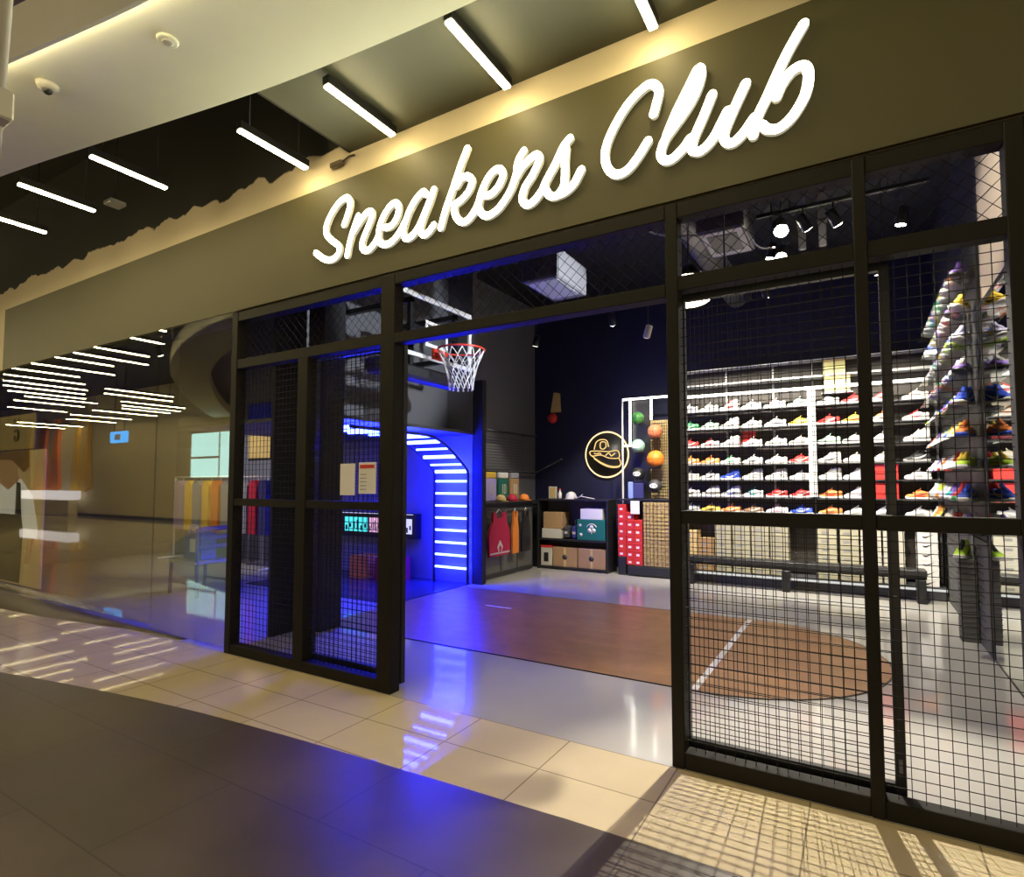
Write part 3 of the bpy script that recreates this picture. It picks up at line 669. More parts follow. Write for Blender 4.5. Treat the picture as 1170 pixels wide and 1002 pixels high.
def carton(label, x0, x1, y0, y1, z0, z1, m, band=None, group=None, name='carton', cat='box'):
    s = thing(name, label, cat, ((x0+x1)/2, (y0+y1)/2, z0), group)
    MB().bbox(x0, x1, y0, y1, z0, z1-.035 if band else z1, .004).build('body', m, s)
    if band: MB().bbox(x0-.004, x1+.004, y0-.004, y1+.004, z1-.034, z1, .003).build('lid', band, s)
    return s
s = carton('white carton with a red top on the bottom shelf, leftmost', -4.88, -4.66, 9.03, 9.33, .052, .40, M['off_white'], M['red'])
MB().box(-4.82, -4.73, 9.026, 9.0295, .12, .28).build('printed_mark', M['black'], s)
for a, b_, lb in ((-4.64,-4.18,'brown cardboard box in the middle of the bottom shelf'),(-4.16,-3.66,'brown cardboard box at the right end of the bottom shelf')):
    s = carton(lb, a, b_, 9.03, 9.36, .052, .385, M['kraft'], group='brown boxes on the bottom shelf')
    MB().box((a+b_)/2-.02, (a+b_)/2+.02, 9.026, 9.0295, .052, .385).build('tape', M['beige'], s)
    MB().lathe([(.05,-.003),(.05,.0)], ((a+b_)/2, 9.0265, .22), 6, axis='y').build('printed_mark', M['charcoal'], s)
s = carton('tan cardboard box on the upper left of the shelf unit', -4.86, -4.48, 9.03, 9.33, .532, .70, M['off_white'])
s = carton('open tan cardboard box stacked on a pale box', -4.83, -4.46, 9.03, 9.33, .702, .99, M['kraft'])
s = carton('green box printed with a white clover badge', -4.17, -3.66, 9.02, 9.36, .532, .88, M['green'])
b = MB()
for dx, dz in ((0,.045),(-.04,-.01),(.04,-.01)): b.lathe([(.036,-.003),(.036,0)], (-3.90+dx, 9.0165, .71+dz), 12, axis='y')
b.box(-3.907, -3.893, 9.0135, 9.0165, .64, .70); b.build('clover_badge', M['white'], s)
b = MB()
b.tube([(-3.90+.10*math.cos(a), 9.0165, .71+.10*math.sin(a)) for a in [PI*(.15+.7*k/10) for k in range(11)]], .008, 5); b.build('badge_arc', M['white'], s)
b = MB(); b.lathe([(.03,-.003),(.03,0)], (-4.10, 9.0165, .62), 12, axis='y'); b.lathe([(.025,-.003),(.025,0)], (-4.11, 9.0165, .78), 12, axis='y'); b.build('side_stamp', M['white'], s)
s = carton('white box lying on the green box', -4.12, -3.72, 9.05, 9.34, .882, 1.06, M['white'])
for x, m, lb in ((-4.40,'charcoal','black handbag on the upper shelf beside the tan box'),(-4.25,'navy_cloth','dark blue bag on the upper shelf beside the green box')):
    s = thing('bag', lb, 'bag', (x, 9.15, .532))
    MB().bbox(x-.055, x+.055, 9.06, 9.26, .532, .76, .03).build('body', M[m], s)
    MB().tube([(x+.03*0, 9.10, .755),(x, 9.12, .85),(x, 9.20, .85),(x, 9.22, .755)], .008, 6).build('handle', M['black'], s)
    MB().box(x-.03, x+.03, 9.055, 9.0595, .62, .66).build('patch', M['off_white'], s)
s = thing('cap', 'white cap resting on the black shelf unit', 'cap', (-4.34, 9.15, 1.221))
MB().lathe([(.10,.002),(.102,.03),(.088,.08),(.05,.12),(.01,.13)], (-4.34,9.15,1.221), 18).build('crown', M['white'], s)
MB().prism([(-4.34+.09*math.cos(a), 9.08+.10*math.sin(a)) for a in [(1+k/8)*PI for k in range(9)]], 1.223, 1.232).build('brim', M['white'], s)
s = thing('clothes_hanger', 'white hanger lying across the front of the shelf unit top', 'hanger', (-4.0, 9.03, 1.221))
MB().tube([(-4.20,9.02,1.232),(-4.10,9.03,1.275),(-3.85,9.03,1.232)], .010, 6).build('arm', M['white'], s)
MB().tube([(-4.10,9.03,1.275),(-4.09,9.05,1.30),(-4.07,9.05,1.31)], .006, 6).build('hook', M['white_metal'], s)

# ------------------------------------------------------------------ round neon sign
NX, NZ, NR = -3.93, 2.02, .40
t = thing('neon_sign', 'round black wall sign with a gold neon sneaker drawing and gold halo', 'neon sign', (NX, 9.84, NZ))
MB().lathe([(NR,-.05),(NR,-.01)], (NX, 9.84, NZ), 48, axis='y').build('disc', M['black'], t)
MB().tube([(NX+(NR+.012)*math.cos(2*PI*k/48), 9.80, NZ+(NR+.012)*math.sin(2*PI*k/48)) for k in range(48)], .014, 8, closed=True).build('halo_ring', M['halo'], t)
b = MB()
def NP(pts): return [(NX+(x-307)/173*NR, 9.775, NZ-(y-713)/180*NR) for x, y in pts]
for pts, cl in (([(205,668),(222,612),(258,590),(310,597),(328,650)],0),([(258,655),(262,612),(300,612),(305,650),(280,668)],1),
    ([(172,684),(260,684),(330,690),(402,684),(412,742),(330,742),(262,716),(186,722)],1),([(186,722),(250,770),(330,806),(400,812),(428,790),(412,742)],0),
    ([(205,745),(270,790),(340,818),(410,816),(430,785)],0),([(205,700),(225,706),(245,700),(265,706)],0),([(300,720),(330,702),(350,725),(380,705)],0)):
    b.tube(smooth_line(NP(pts), 4, bool(cl)), .0095, 6, closed=bool(cl))
b.build('neon_tube', M['neon'], t)
# ------------------------------------------------------------------ ball rack
t = thing('ball_rack', 'white tube rack with lit frame holding balls above stacked shoe boxes', 'rack', (-2.95, 9.3, 0))
for x, z0 in ((-3.452, 0), (-2.498, .17)):
    MB().bbox(x-.013, x+.013, 9.325, 9.35, z0, 2.95, .003).build('post', M['white_metal'], t)
MB().box(-3.437, -2.513, 9.325, 9.35, 2.915, 2.945).build('light_bar', M['led_white'], t)
b = MB(); b.box(-3.33, -3.30, 9.325, 9.35, 2.15, 2.915); b.box(-3.437, -3.30, 9.325, 9.35, 2.12, 2.15); b.build('light_bar', M['led_white'], t)
MB().box(-2.93, -2.90, 9.225, 9.255, 2.55, 2.915).build('light_bar', M['led_white'], t)
MB().box(-2.98, -2.52, 9.40, 9.43, 1.25, 2.55).build('mesh_back_panel', M['beige'], t)
gm = MB()
for k in range(1, 16): gm.box(-2.98+.03*k-.0025, -2.98+.03*k+.0025, 9.385, 9.399, 1.25, 2.55)
for k in range(1, 26): gm.box(-2.98, -2.52, 9.385, 9.399, 1.25+.05*k-.0025, 1.25+.05*k+.0025)
for k in range(0, 9): gm.box(-3.0+.06*k-.002, -3.0+.06*k+.002, 8.985, 8.997, .17, 1.213)
for k in range(0, 18): gm.box(-3.0, -2.52, 8.979, 8.985, .18+.06*k-.002, .18+.06*k+.002)
gm.build('wire_mesh', M['black_metal'], t)
MB().box(-3.30, -2.98, 9.42, 9.45, .2, 2.9).build('dark_back_panel', M['black'], t)
MB().bbox(-3.26, -2.48, 8.98, 9.45, .02, .165, .006).build('base', M['black'], t)
MB().bbox(-3.437, -2.513, 9.0, 9.45, 1.215, 1.24, .004).build('shelf_board', M['black'], t)
balls = [(-3.12,2.575,.105,'ball_green','dark green ball at the top of the left column of the ball rack','black'),(-3.12,2.11,.115,'ball_mint','mint ball in the middle of the left column of the ball rack','white'),(-3.12,1.65,.105,'black','black and white ball at the bottom of the left column of the rack','white'),
(-2.83,2.34,.12,'ball_salmon','salmon orange basketball at the top of the right column of the rack','black'),(-2.83,1.89,.14,'ball_orange','bright orange basketball in the middle of the right column of the rack','black'),(-2.84,1.455,.105,'charcoal','grey and white ball at the bottom of the right column of the rack','white')]
for x, z, r, m, lb, sm in balls:
    rg = MB().tube([(x+r*.6*math.cos(2*PI*k/18), 9.16+r*.6*math.sin(2*PI*k/18), z-r*.93) for k in range(18)], .008, 6, closed=True)
    rg.tube([(x,9.16+r*.6,z-r*.93),(x,9.385 if x > -3 else 9.415,z-r*.93)], .008, 6).build('ball_ring', M['black_metal'], t)
    q = thing('basketball', lb, 'ball', (x, 9.16, z-r), 'balls on the ball rack')
    MB().sphere((x, 9.16, z+r*.02), r, 24, 14).build('skin', M[m], q)
    b = MB(); c = Vector((x, 9.16, z+r*.02)); rr = r*1.002
    if sm == 'white':
        b.add([(x+rr*.62*math.cos(2*PI*k/16), 9.16-math.sqrt(max(0,(rr*1.03)**2-(rr*.62*math.cos(2*PI*k/16))**2-(rr*.36*math.sin(2*PI*k/16))**2)), c.z+rr*.36*math.sin(2*PI*k/16)) for k in range(16)] + [(x, 9.16-rr*1.03, c.z)], [(k,(k+1)%16,16) for k in range(16)])
        b.build('white_panel', M['white'], q)
    else:
        b.tube([c+Vector((math.cos(a)*rr, math.sin(a)*rr, 0)) for a in [2*PI*k/32 for k in range(32)]], .0025, 5, closed=True)
        b.tube([c+Vector((0, math.cos(a)*rr, math.sin(a)*rr)) for a in [2*PI*k/32 for k in range(32)]], .0025, 5, closed=True)
        b.build('seams', M['black'], q)
s = thing('folded_shirt', 'blue folded shirt standing on the ball rack shelf', 'shirt', (-3.14, 9.15, 1.241))
MB().bbox(-3.20, -3.03, 9.12, 9.17, 1.242, 1.50, .012).build('cloth', M['navy_cloth'], s)
MB().bbox(-3.29, -3.205, 9.12, 9.16, 1.242, 1.52, .012).build('side_cloth', mat('sky_cloth', (.25,.35,.75), .7), s)
s = tag(MB().bbox(-3.20, -3.05, 8.985, 8.995, 1.0, 1.212, .002).build('price_card', M['white']), 'white card hanging over the red shoe boxes', 'card')
def shoebox(proto, label, group, loc):
    return dup(proto, loc, None, label, group)
def boxproto(name, w, d, h, m, lab, tick=False):
    s = thing(name, '', 'shoe box', (0,0,0))
    MB().bbox(-w/2, w/2, -d/2, d/2, 0, h*.72, .003).build('body', m, s, True)
    MB().bbox(-w/2-.003, w/2+.003, -d/2-.003, d/2+.003, h*.725, h, .003).build('lid', m, s, True)
    if tick:
        b = MB(); b.prism([(-w*.28,h*.40),(-w*.20,h*.20),(-w*.08,h*.18),(w*.32,h*.62),(-w*.05,h*.36),(-w*.16,h*.34)], -d/2-.003, -d/2-.0002, axis='y'); b.build('tick_mark', lab, s, True)
    elif lab:
        MB().box(-w*.28, w*.10, -d/2-.002, -d/2-.0002, h*.22, h*.50).build('label', lab, s, True)
    return s
first = {}
def stack(key, name, w, d, h, m, lab, x, y, z0, n, gname, what, tick=False):
    for k in range(n):
        where = '%s from the bottom' % ORD[k]
        lb = what % where
        if key not in first:
            first[key] = boxproto(name, w, d, h, m, lab, tick); o = first[key]; o['label'] = lb; o['group'] = gname; o.location = (x, y, z0+k*(h+.0015))
        else: dup(first[key], (x, y, z0+k*(h+.0015)), None, lb, gname)
stack('red','shoe_box',.135,.30,.120,M['red'],M['white'],-3.362,9.22-.05,.302,7,'red shoe boxes under the ball rack','red shoe box in the left stack under the ball rack, %s')
stack('red','shoe_box',.135,.30,.120,M['red'],M['white'],-3.2205,9.18,.172,7,'red shoe boxes under the ball rack','red shoe box in the middle stack under the ball rack, %s')
stack('red','shoe_box',.135,.30,.120,M['red'],M['white'],-3.079,9.16,.172,6,'red shoe boxes under the ball rack','red shoe box in the right stack under the ball rack, %s')
tag(MB().bbox(-3.432, -3.30, 9.02, 9.34, .0, .292, .005).build('box_plinth', M['black']), 'black plinth under the leftmost stack of red shoe boxes', 'plinth')
for i, x in enumerate((-2.92,-2.764,-2.608)):
    stack('beige','shoe_box',.15,.30,.112,M['beige'],M['kraft'],x,9.17,.172,9,'tan shoe boxes under the basketballs','tan shoe box under the basketballs, ' + ('left','middle','right')[i] + ' stack, %s')

# ------------------------------------------------------------------ sneakers
def loft(b, secs, m=0):
    n = len(secs[0]); vs = [p for s_ in secs for p in s_]; fs = []
    for i in range(len(secs)-1):
        for k in range(n):
            l = (k+1) % n; fs.append((i*n+k, i*n+l, (i+1)*n+l, (i+1)*n+k))
    fs.append(tuple(range(n-1,-1,-1))); fs.append(tuple((len(secs)-1)*n+k for k in range(n)))
    b.add(vs, fs, m, True)
def make_sneaker(name, high, chunky=1.):
    """toe towards -X, on z = 0"""
    s = thing(name, '', 'shoe', (0,0,0))
    T = [0,.06,.16,.30,.44,.56,.68,.80,.92,1.]
    Wd = [.018,.036,.047,.050,.046,.041,.039,.040,.037,.024]
    top = ([.052,.064,.070,.082,.112,.140,.165,.172,.178,.160] if high else [.050,.062,.068,.078,.102,.122,.112,.098,.108,.100])
    sole = []
    for t_, w in zip(T, Wd):
        x = -.15+.30*t_; w2 = w+.006; zt = .026*chunky + (.010 if t_ < .08 else .0) + (.006 if t_ > .7 else 0); zb = .012 if t_ < .05 else (.003 if t_ < .15 else 0)
        sole.append([(x,-w2,zb+.004),(x,-w2*.8,zb),(x,w2*.8,zb),(x,w2,zb+.004),(x,w2,zt),(x,w2*.6,zt+.001),(x,-w2*.6,zt+.001),(x,-w2,zt)])
    b = MB(); loft(b, sole); b.build('sole', M['white'], s, True)
    up = []
    for t_, w, h_ in zip(T, Wd, top):
        x = -.146+.292*t_; z0 = .024*chunky; hh = h_*1.0-z0
        k = .55 if t_ > .5 else .7
        up.append([(x,-w,z0),(x,w,z0),(x,w*1.0,z0+hh*.45),(x,w*(k+.15),z0+hh*.8),(x,w*k*.6,z0+hh),(x,-w*k*.6,z0+hh),(x,-w*(k+.15),z0+hh*.8),(x,-w,z0+hh*.45)])
    b = MB(); loft(b, up); b.build('upper', M['white'], s, True)
    b = MB()   # tongue and laces up the instep
    zt = top[5]
    tg = []
    for x, z, w in ((-.065,.080,.018),(-.030,.104,.021),(.005,zt-.002,.022),(.028,zt+.028,.020)):
        tg.append([(x,-w,z-.012),(x,w,z-.012),(x,w*.8,z+.008),(x,-w*.8,z+.008)])
    loft(b, tg)
    for x, z in ((-.058,.091),(-.040,.104),(-.022,.116),(-.004,.126)): b.tube([(x,-.030,z-.018),(x,0,z+.002),(x,.030,z-.018)], .004, 4)
    b.build('tongue', M['white'], s, True)
    for sy in (-1, 1):
        b = MB(); P = []
        for u in range(9):
            q = u/8.; x = -.055+.165*q; z = .052+.050*q*q - .010*math.sin(PI*q); th = .012*math.sin(PI*min(1,q*1.0))*(1-.5*q)+.0015
            P.append((x, z-th, z+th))
        def yw(x, z):
            t_ = (x+.146)/.292; i = min(8, max(0, [j for j in range(9) if T[j] <= t_ + 1e-9][-1])); f = (t_-T[i])/(T[i+1]-T[i]); w = Wd[i]+(Wd[i+1]-Wd[i])*f; h_ = top[i]+(top[i+1]-top[i])*f
            zz = (z-.024*chunky)/(h_-.024*chunky); k = .55 if t_ > .5 else .7
            return sy*((w if zz < .45 else w*(1-(1-(k+.15))*(zz-.45)/.35))+.0018)
        vs = [(x, yw(x,a), a) for x,a,c in P] + [(x, yw(x,c), c) for x,a,c in P]
        b.add(vs, [(i,i+1,10+i,9+i) for i in range(8)], 0, True); b.build('side_stripe', M['grey_metal'], s, True)
    return s
def cm(n, c, r=.5): return mat(n, c, r)
SC_ = {'white':cm('sneaker_white',(.80,.79,.76)),'cream':cm('sneaker_cream',(.74,.68,.55)),'grey':cm('sneaker_grey',(.40,.40,.40)),'black':cm('sneaker_black',(.02,.02,.022)),'red':cm('sneaker_red',(.62,.03,.03)),
'orange':cm('sneaker_orange',(.82,.24,.05)),'yellow':cm('sneaker_yellow',(.85,.60,.06)),'green':cm('sneaker_green',(.08,.42,.16)),'mint':cm('sneaker_mint',(.45,.72,.55)),'blue':cm('sneaker_blue',(.03,.08,.60)),'teal':cm('sneaker_teal',(.03,.40,.38)),
'pink':cm('sneaker_pink',(.80,.35,.42)),'lime':cm('sneaker_lime',(.50,.78,.05)),'purple':cm('sneaker_purple',(.22,.12,.50)),'lilac':cm('sneaker_lilac',(.62,.58,.82)),'brown':cm('sneaker_brown',(.22,.11,.05))}
lo = make_sneaker('sneaker', False); hi = make_sneaker('sneaker', True, 1.15)
used = {}
def sneaker(high, cols, loc, rz, label, group, sc=1.):
    """cols: upper, sole, tongue, stripe"""
    p = hi if high else lo
    mats = {'upper':SC_[cols[0]],'sole':SC_[cols[1]],'tongue':SC_[cols[2]],'side_stripe':SC_[cols[3]]}
    if high not in used:
        used[high] = 1; o = p; o['label'] = label; o['group'] = group
        for c in o.children: setm(c, mats)
        o.location = loc; o.rotation_euler = (0,0,rz)
    else: o = dup(p, loc, (0,0,rz), label, group, mats)
    o.scale = (sc, sc, sc); return o
# back display
rk = thing('shoe_display_rack', 'tall lit metal shoe rack covering the back wall', 'rack', (-.7, 9.4, 0))
RX0, RX1 = -2.44, .93
MB().box(RX0, RX1, 9.48, 9.50, .2, 3.30).build('back_panel', mat('brown_black_panel', (.035,.028,.022), .6), rk)
for x in (RX0+.01, -1.76, -1.08, -.545, .09, .92): MB().bbox(x-.014, x+.014, 9.445, 9.475, .17, 3.30, .002).build('upright', M['grey_metal'], rk)
MB().bbox(-.60, -.50, 9.13, 9.18, 1.30, 2.86, .004).build('white_pillar', M['white_metal'], rk)
rows = [2.612, 2.335, 2.052, 1.782, 1.545, 1.285, 1.045]
for z in rows: MB().box(RX0, RX1, 9.16, 9.44, z-.014, z).build('shelf_board', M['charcoal'], rk)
MB().box(RX0, RX1, 9.30, 9.44, 3.275, 3.30).build('top_rail', M['white_metal'], rk)
MB().box(RX0, RX1, 9.24, 9.44, 3.02, 3.055).build('shelf_board', M['grey_metal'], rk)
MB().box(RX0, RX1, 9.17, 9.20, 2.85, 2.885).build('light_bar', M['led_white'], rk)
MB().bbox(RX0, RX1, 9.08, 9.47, .0, .165, .005).build('base', M['charcoal'], rk)
MB().box(RX0, RX1, 9.072, 9.0795, .12, .15).build('light_strip', emat('base_strip', (1.,1.,.95), .7), rk)
cols_x = [-2.31,-2.0,-1.69,-1.37,-1.04,-.72,-.35,-.03,.285,.68]
W_, K_ = 'white', 'black'
PAL = [
 [('white',0,0),('white',0,0),('white',1,'red'),('white',0,0),('white',0,'pink'),('mint',0,'grey'),('grey',0,0),('red',0,0),('white',0,'red'),('cream',0,0)],
 [('green',0,0),('mint',0,0),('white',1,0),('white',0,0),('white',0,'grey'),('yellow',0,'cream'),('red',0,0),('yellow',0,'red'),('white',0,'orange'),('white',0,'red')],
 [('red',0,0),('white',0,'red'),('white',1,0),('white',0,'grey'),('white',0,0),('cream',0,0),('mint',0,'grey'),('grey',0,'pink'),('white',0,0),('white',1,0)],
 [('orange',0,0),('orange',0,'cream'),('white',0,'green'),('white',0,'black'),('white',0,'grey'),('red',0,'cream'),('white',1,'black'),('cream',0,0),('cream',0,0),('black',0,'white')],
 [('cream',0,0),('white',0,'black'),('blue',1,'white'),('white',1,'grey'),('white',1,0),('white',0,'cream'),('white',1,0),('white',1,'lilac'),('grey',0,0),('white',0,0)],
 [('white',0,'black'),('white',1,0),('white',1,'blue'),('white',0,'teal'),('red',0,'white'),('red',0,'white'),('orange',0,'red'),('white',1,'lilac'),('pink',0,0),('orange',0,'red')],
 [('grey',0,0),('yellow',0,'black'),('orange',0,'cream'),('brown',0,'cream'),('white',0,'pink'),('blue',0,'white'),('orange',0,'brown'),('white',0,0),('white',0,0),('white',0,0)]]
for r_, z in enumerate(rows):
    for c_, x in enumerate(cols_x):
        col, high, acc = PAL[r_][c_]
        if r_ in (4,5) and c_ == 8: continue
        sole = 'white' if col not in ('black',) else 'white'
        acc_n = acc if acc else ('grey' if col in ('white','cream') else 'white')
        lb = '%s %s sneaker%s, back rack, %s shelf down, %s from the left' % (col, 'high-top' if high else 'low-top', (' with %s trim' % acc) if acc else '', ORD[r_], ORD[c_])
        jx = random.uniform(-.004,.004)
        sneaker(high, (col, sole, acc_n if acc and col == 'white' and acc not in ('black','grey') else col, acc_n), (x+jx, 9.275, z+.001), random.uniform(-.08,.08), lb, 'sneakers on the back rack', 1.0)
for x0,x1,z0,z1,lb in ((-.40,-.11,3.057,3.27,'yellow box on the top shelf of the back rack'),(-.385,-.065,2.79,3.015,'yellow box under the top shelf of the back rack')):
    carton(lb, x0, x1, 9.27 if z0 > 3 else 9.215, 9.43, z0, z1, M['yellow'], M['beige'])
# the lower yellow box stands on a bracket
MB().box(-.42, -.03, 9.215, 9.44, 2.772, 2.788).build('shelf_board', M['grey_metal'], rk)
carton('red box behind a white sneaker on the third shelf of the back rack', -1.53, -1.33, 9.345, 9.43, 2.054, 2.30, M['red'])
carton('upper red box beside the last column of the back rack', .20, .46, 9.20, 9.42, 1.547, 1.755, M['red'], M['crimson'])
carton('lower red box beside the last column of the back rack', .20, .46, 9.20, 9.42, 1.287, 1.515, M['red'], M['crimson'])
# boxes under the rack
names = ['first','second','third','fourth','fifth','sixth','seventh']
for i, (x, m, n_) in enumerate(((-2.30,'beige',5),(-2.05,'kraft',4),(-1.79,'pale_box',6),(-1.53,'pale_box',6),(-1.27,'pale_box',6),(-1.01,'pale_box',6),(-.40,'pale_box',6),(-.14,'pale_box',6),(.12,'off_white',6),(.38,'off_white',6))):
    stack('b'+m, 'shoe_box', .235, .28, .118, M[m], M['grey_metal'], x, 9.27, .168, n_, 'shoe boxes behind the bench', ('%s shoe box behind the bench, stack %s from the left, ' % ({'beige':'tan','kraft':'brown','pale_box':'pale','off_white':'off-white'}[m], ORD[i])) + '%s')
stack('tick','shoe_box',.22,.28,.118,M['white'],M['black'],.745,9.27,.168,6,'white shoe boxes with a black tick','white shoe box with a black tick beyond the bench end, %s', tick=True)
# bench
t = thing('bench', 'long low black bench in front of the back shoe rack', 'bench', (-.9, 8.88, 0))
MB().bbox(-2.30, .70, 8.74, 9.0, .335, .415, .012).build('seat', M['black'], t)
MB().bbox(-2.30, .70, 8.80, 8.94, .295, .333, .004).build('seat_frame', M['black_metal'], t)
for x in (-2.20, -.90, .64): MB().bbox(x-.05, x+.05, 8.75, 8.98, 0, .294, .006).build('leg', M['black_metal'], t)

# ------------------------------------------------------------------ right wall: mirror and sneaker wall
t = thing('wall_mirror', 'tall mirror on the cream side wall reflecting the shoe rack', 'mirror', (.95, 5.78, 0))
MB().box(.953, .961, 5.30, 6.29, .012, 3.03).build('mirror_glass', M['mirror'], t)
b = MB()
for y0,y1,z0,z1 in ((5.25,5.30,0,3.07),(6.29,6.325,0,3.07),(5.30,6.29,3.03,3.07),(5.30,6.29,0,.012)): b.bbox(.948, .9645, y0, y1, z0, z1, .002)
b.build('frame', M['black_metal'], t)
sw = thing('sneaker_wall', 'grey slatted side wall panel carrying angled rows of sneakers', 'display wall', (.95, 7.8, 0))
MB().box(.945, .968, 6.40, 9.06, .0, .98).build('lower_panel', M['panel_grey'], sw)
MB().box(.945, .968, 6.40, 9.06, 1.0, 3.75).build('back_panel', M['panel_dark'], sw)
b = MB()
for k in range(13): b.tube([(.944,6.62+.0,.05+.07*k),(.944,8.98,.05+.07*k)], .004, 4)
b.build('panel_ribs', M['charcoal'], sw)
rz_ = [1.055+.285*k for k in range(9)]
for z in rz_: MB().box(.71, .944, 6.30, 9.04, z-.010, z).build('shelf_board', M['clear'], sw)
palR = ['white','lilac','red','white','orange','white','grey','blue','yellow','white','pink','lime','white','teal','purple','white','green','cream','black','white','orange']
for r_, z in enumerate(rz_):
    for c_ in range(10):
        y = 6.42+.262*c_; k = (r_*7+c_*5+random.randint(0,3)) % len(palR)
        col, acc, so = palR[k], palR[(k*3+5) % len(palR)], ('white' if random.random() < .75 else palR[(k+4) % len(palR)])
        high = 1 if (r_*3+c_) % 4 == 0 else 0
        if r_ == 0: col = ['white','teal','yellow','red','white','green','lime','white','orange','cream'][c_]
        if r_ == 1: col = ['blue','red','purple','teal','white','lilac','pink','white','mint','white'][c_]
        if r_ in (2,3) : col = ['lime','white','white','white','lilac','white','cream','white','white','white'][c_] if r_ == 2 else ['orange','yellow','white','blue','mint','white','white','pink','cream','white'][c_]
        if acc == col: acc = 'black'
        lb = '%s %s sneaker with %s stripe, side wall, %s row up, %s from the mirror' % (col, 'high-top' if high else 'low-top', acc, ORD[r_], ORD[c_])
        sneaker(high, (col, so, acc if random.random() < .4 else col, acc), (.828, y, z+.001), random.uniform(1.05,1.2), lb, 'sneakers on the side wall', 1.0)
t = thing('display_pedestal', 'short ribbed grey pedestal against the side wall', 'pedestal', (.87, 6.98, 0))
MB().bbox(.80, .938, 6.90, 7.06, 0, .78, .006).build('body', M['panel_grey'], t)
b = MB()
for k in range(15): b.tube([(.80,6.8985,.04+.05*k),(.938,6.8985,.04+.05*k)], .004, 4); b.tube([(.7985,6.90,.04+.05*k),(.7985,7.06,.04+.05*k)], .004, 4)
b.build('ribs', M['charcoal'], t)
sneaker(1, ('lime','white','black','black'), (.842, 6.98, .782), 1.2, 'lime and black high-top sneaker alone on the ribbed pedestal', None, .98)

# ------------------------------------------------------------------ shop ceiling
def duct(name, label, x0,x1,y0,y1,z0,z1, m='galv'):
    t = thing(name, label, name.split('_')[-1], ((x0+x1)/2,(y0+y1)/2,z0))
    MB().bbox(x0,x1,y0,y1,z0,z1,.015).build('casing', M[m], t); return t
t = duct('air_conditioner', 'grey box air conditioner hanging behind the transom left of centre', -2.92,-2.50,5.0,5.7,3.55,3.86,'duct_dark')
MB().box(-2.88,-2.54,5.05,5.6,3.545,3.5495).build('filter_panel', M['grey_metal'], t); MB().box(-2.90,-2.52,4.992,4.9995,3.80,3.84).build('front_vent', M['black'], t)
for x in (-2.85,-2.57): MB().tube([(x,5.3,3.86),(x,5.3,4.95)], .008, 6).build('hanging_rod', M['galv'], t)
t = duct('air_conditioner', 'grey ceiling unit with a square vent near the bright spotlight', -1.30,-.86,5.6,6.3,3.92,4.25,'duct_dark')
b = MB(); b.box(-1.27,-.89,5.62,6.25,3.91,3.9195); b.build('vent_frame', M['grey_metal'], t)
b = MB(); b.box(-1.22,-.94,5.70,6.15,3.904,3.9095); b.build('vent_grille', M['black'], t)
for x in (-1.25,-.91): MB().tube([(x,5.95,4.25),(x,5.95,4.95)], .008, 6).build('hanging_rod', M['galv'], t)
t = thing('air_duct', 'round grey duct running back along the shop ceiling', 'duct', (-1.45, 6.5, 4.3))
MB().tube([(-1.50,3.6,4.30),(-1.50,9.0,4.30)], .16, 20).build('pipe', M['galv'], t)
for y in (4.2,5.4,6.8,8.2): MB().tube([(-1.50,y-.02,4.30),(-1.50,y+.02,4.30)], .168, 20).build('joint_band', M['grey_metal'], t)
for y in (4.2, 6.8): MB().tube([(-1.50,y,4.46),(-1.50,y,4.95)], .008, 6).build('hanging_rod', M['galv'], t)
for x, lb in ((-.44,'left'),(-.25,'right')):
    t = thing('cable_riser', 'grey vertical cable riser behind the transom, %s one of two' % lb, 'riser', (x, 6.6, 3.9), 'cable risers')
    MB().bbox(x-.035, x+.035, 6.57, 6.63, 3.95, 4.94, .006).build('tray', M['grey_metal'], t)
    for z in (4.2,4.6): MB().bbox(x-.045, x+.045, 6.56, 6.64, z, z+.03, .004).build('wall_mount', M['galv'], t)
b = MB()
t = thing('ceiling_conduit', 'thin pale conduits looping under the black shop ceiling', 'conduit', (-1.5, 4.6, 3.6))
b.tube(smooth_line([(-2.0,4.4,4.94),(-1.75,4.5,3.95),(-1.45,4.65,3.62),(-1.1,4.9,3.60)], 6), .010, 6); b.build('cable', M['off_white'], t)
MB().tube([(-1.1,5.3,4.0),(-.6,5.3,4.02),(-.45,5.3,4.1)], .010, 6).build('conduit', M['off_white'], t)
MB().tube(smooth_line([(-.85,5.6,3.88),(-.75,5.7,3.72),(-.62,5.8,3.72)], 5), .008, 6).build('cable', M['off_white'], t)
tr = []
for y, x0, x1, z in ((7.5,-3.4,.6,4.05),(6.0,-.80,.6,4.12)):
    t = thing('lighting_track', 'black lighting track across the shop ceiling, %s' % ('near the back' if y > 7 else 'behind the transom'), 'lighting track', ((x0+x1)/2, y, z), 'lighting tracks')
    MB().bbox(x0, x1, y-.02, y+.02, z, z+.035, .003).build('track', M['black_metal'], t)
    for x in (x0+.3, x1-.3): MB().tube([(x,y,z+.035),(x,y,4.95)], .006, 6).build('hanging_rod', M['black_metal'], t)
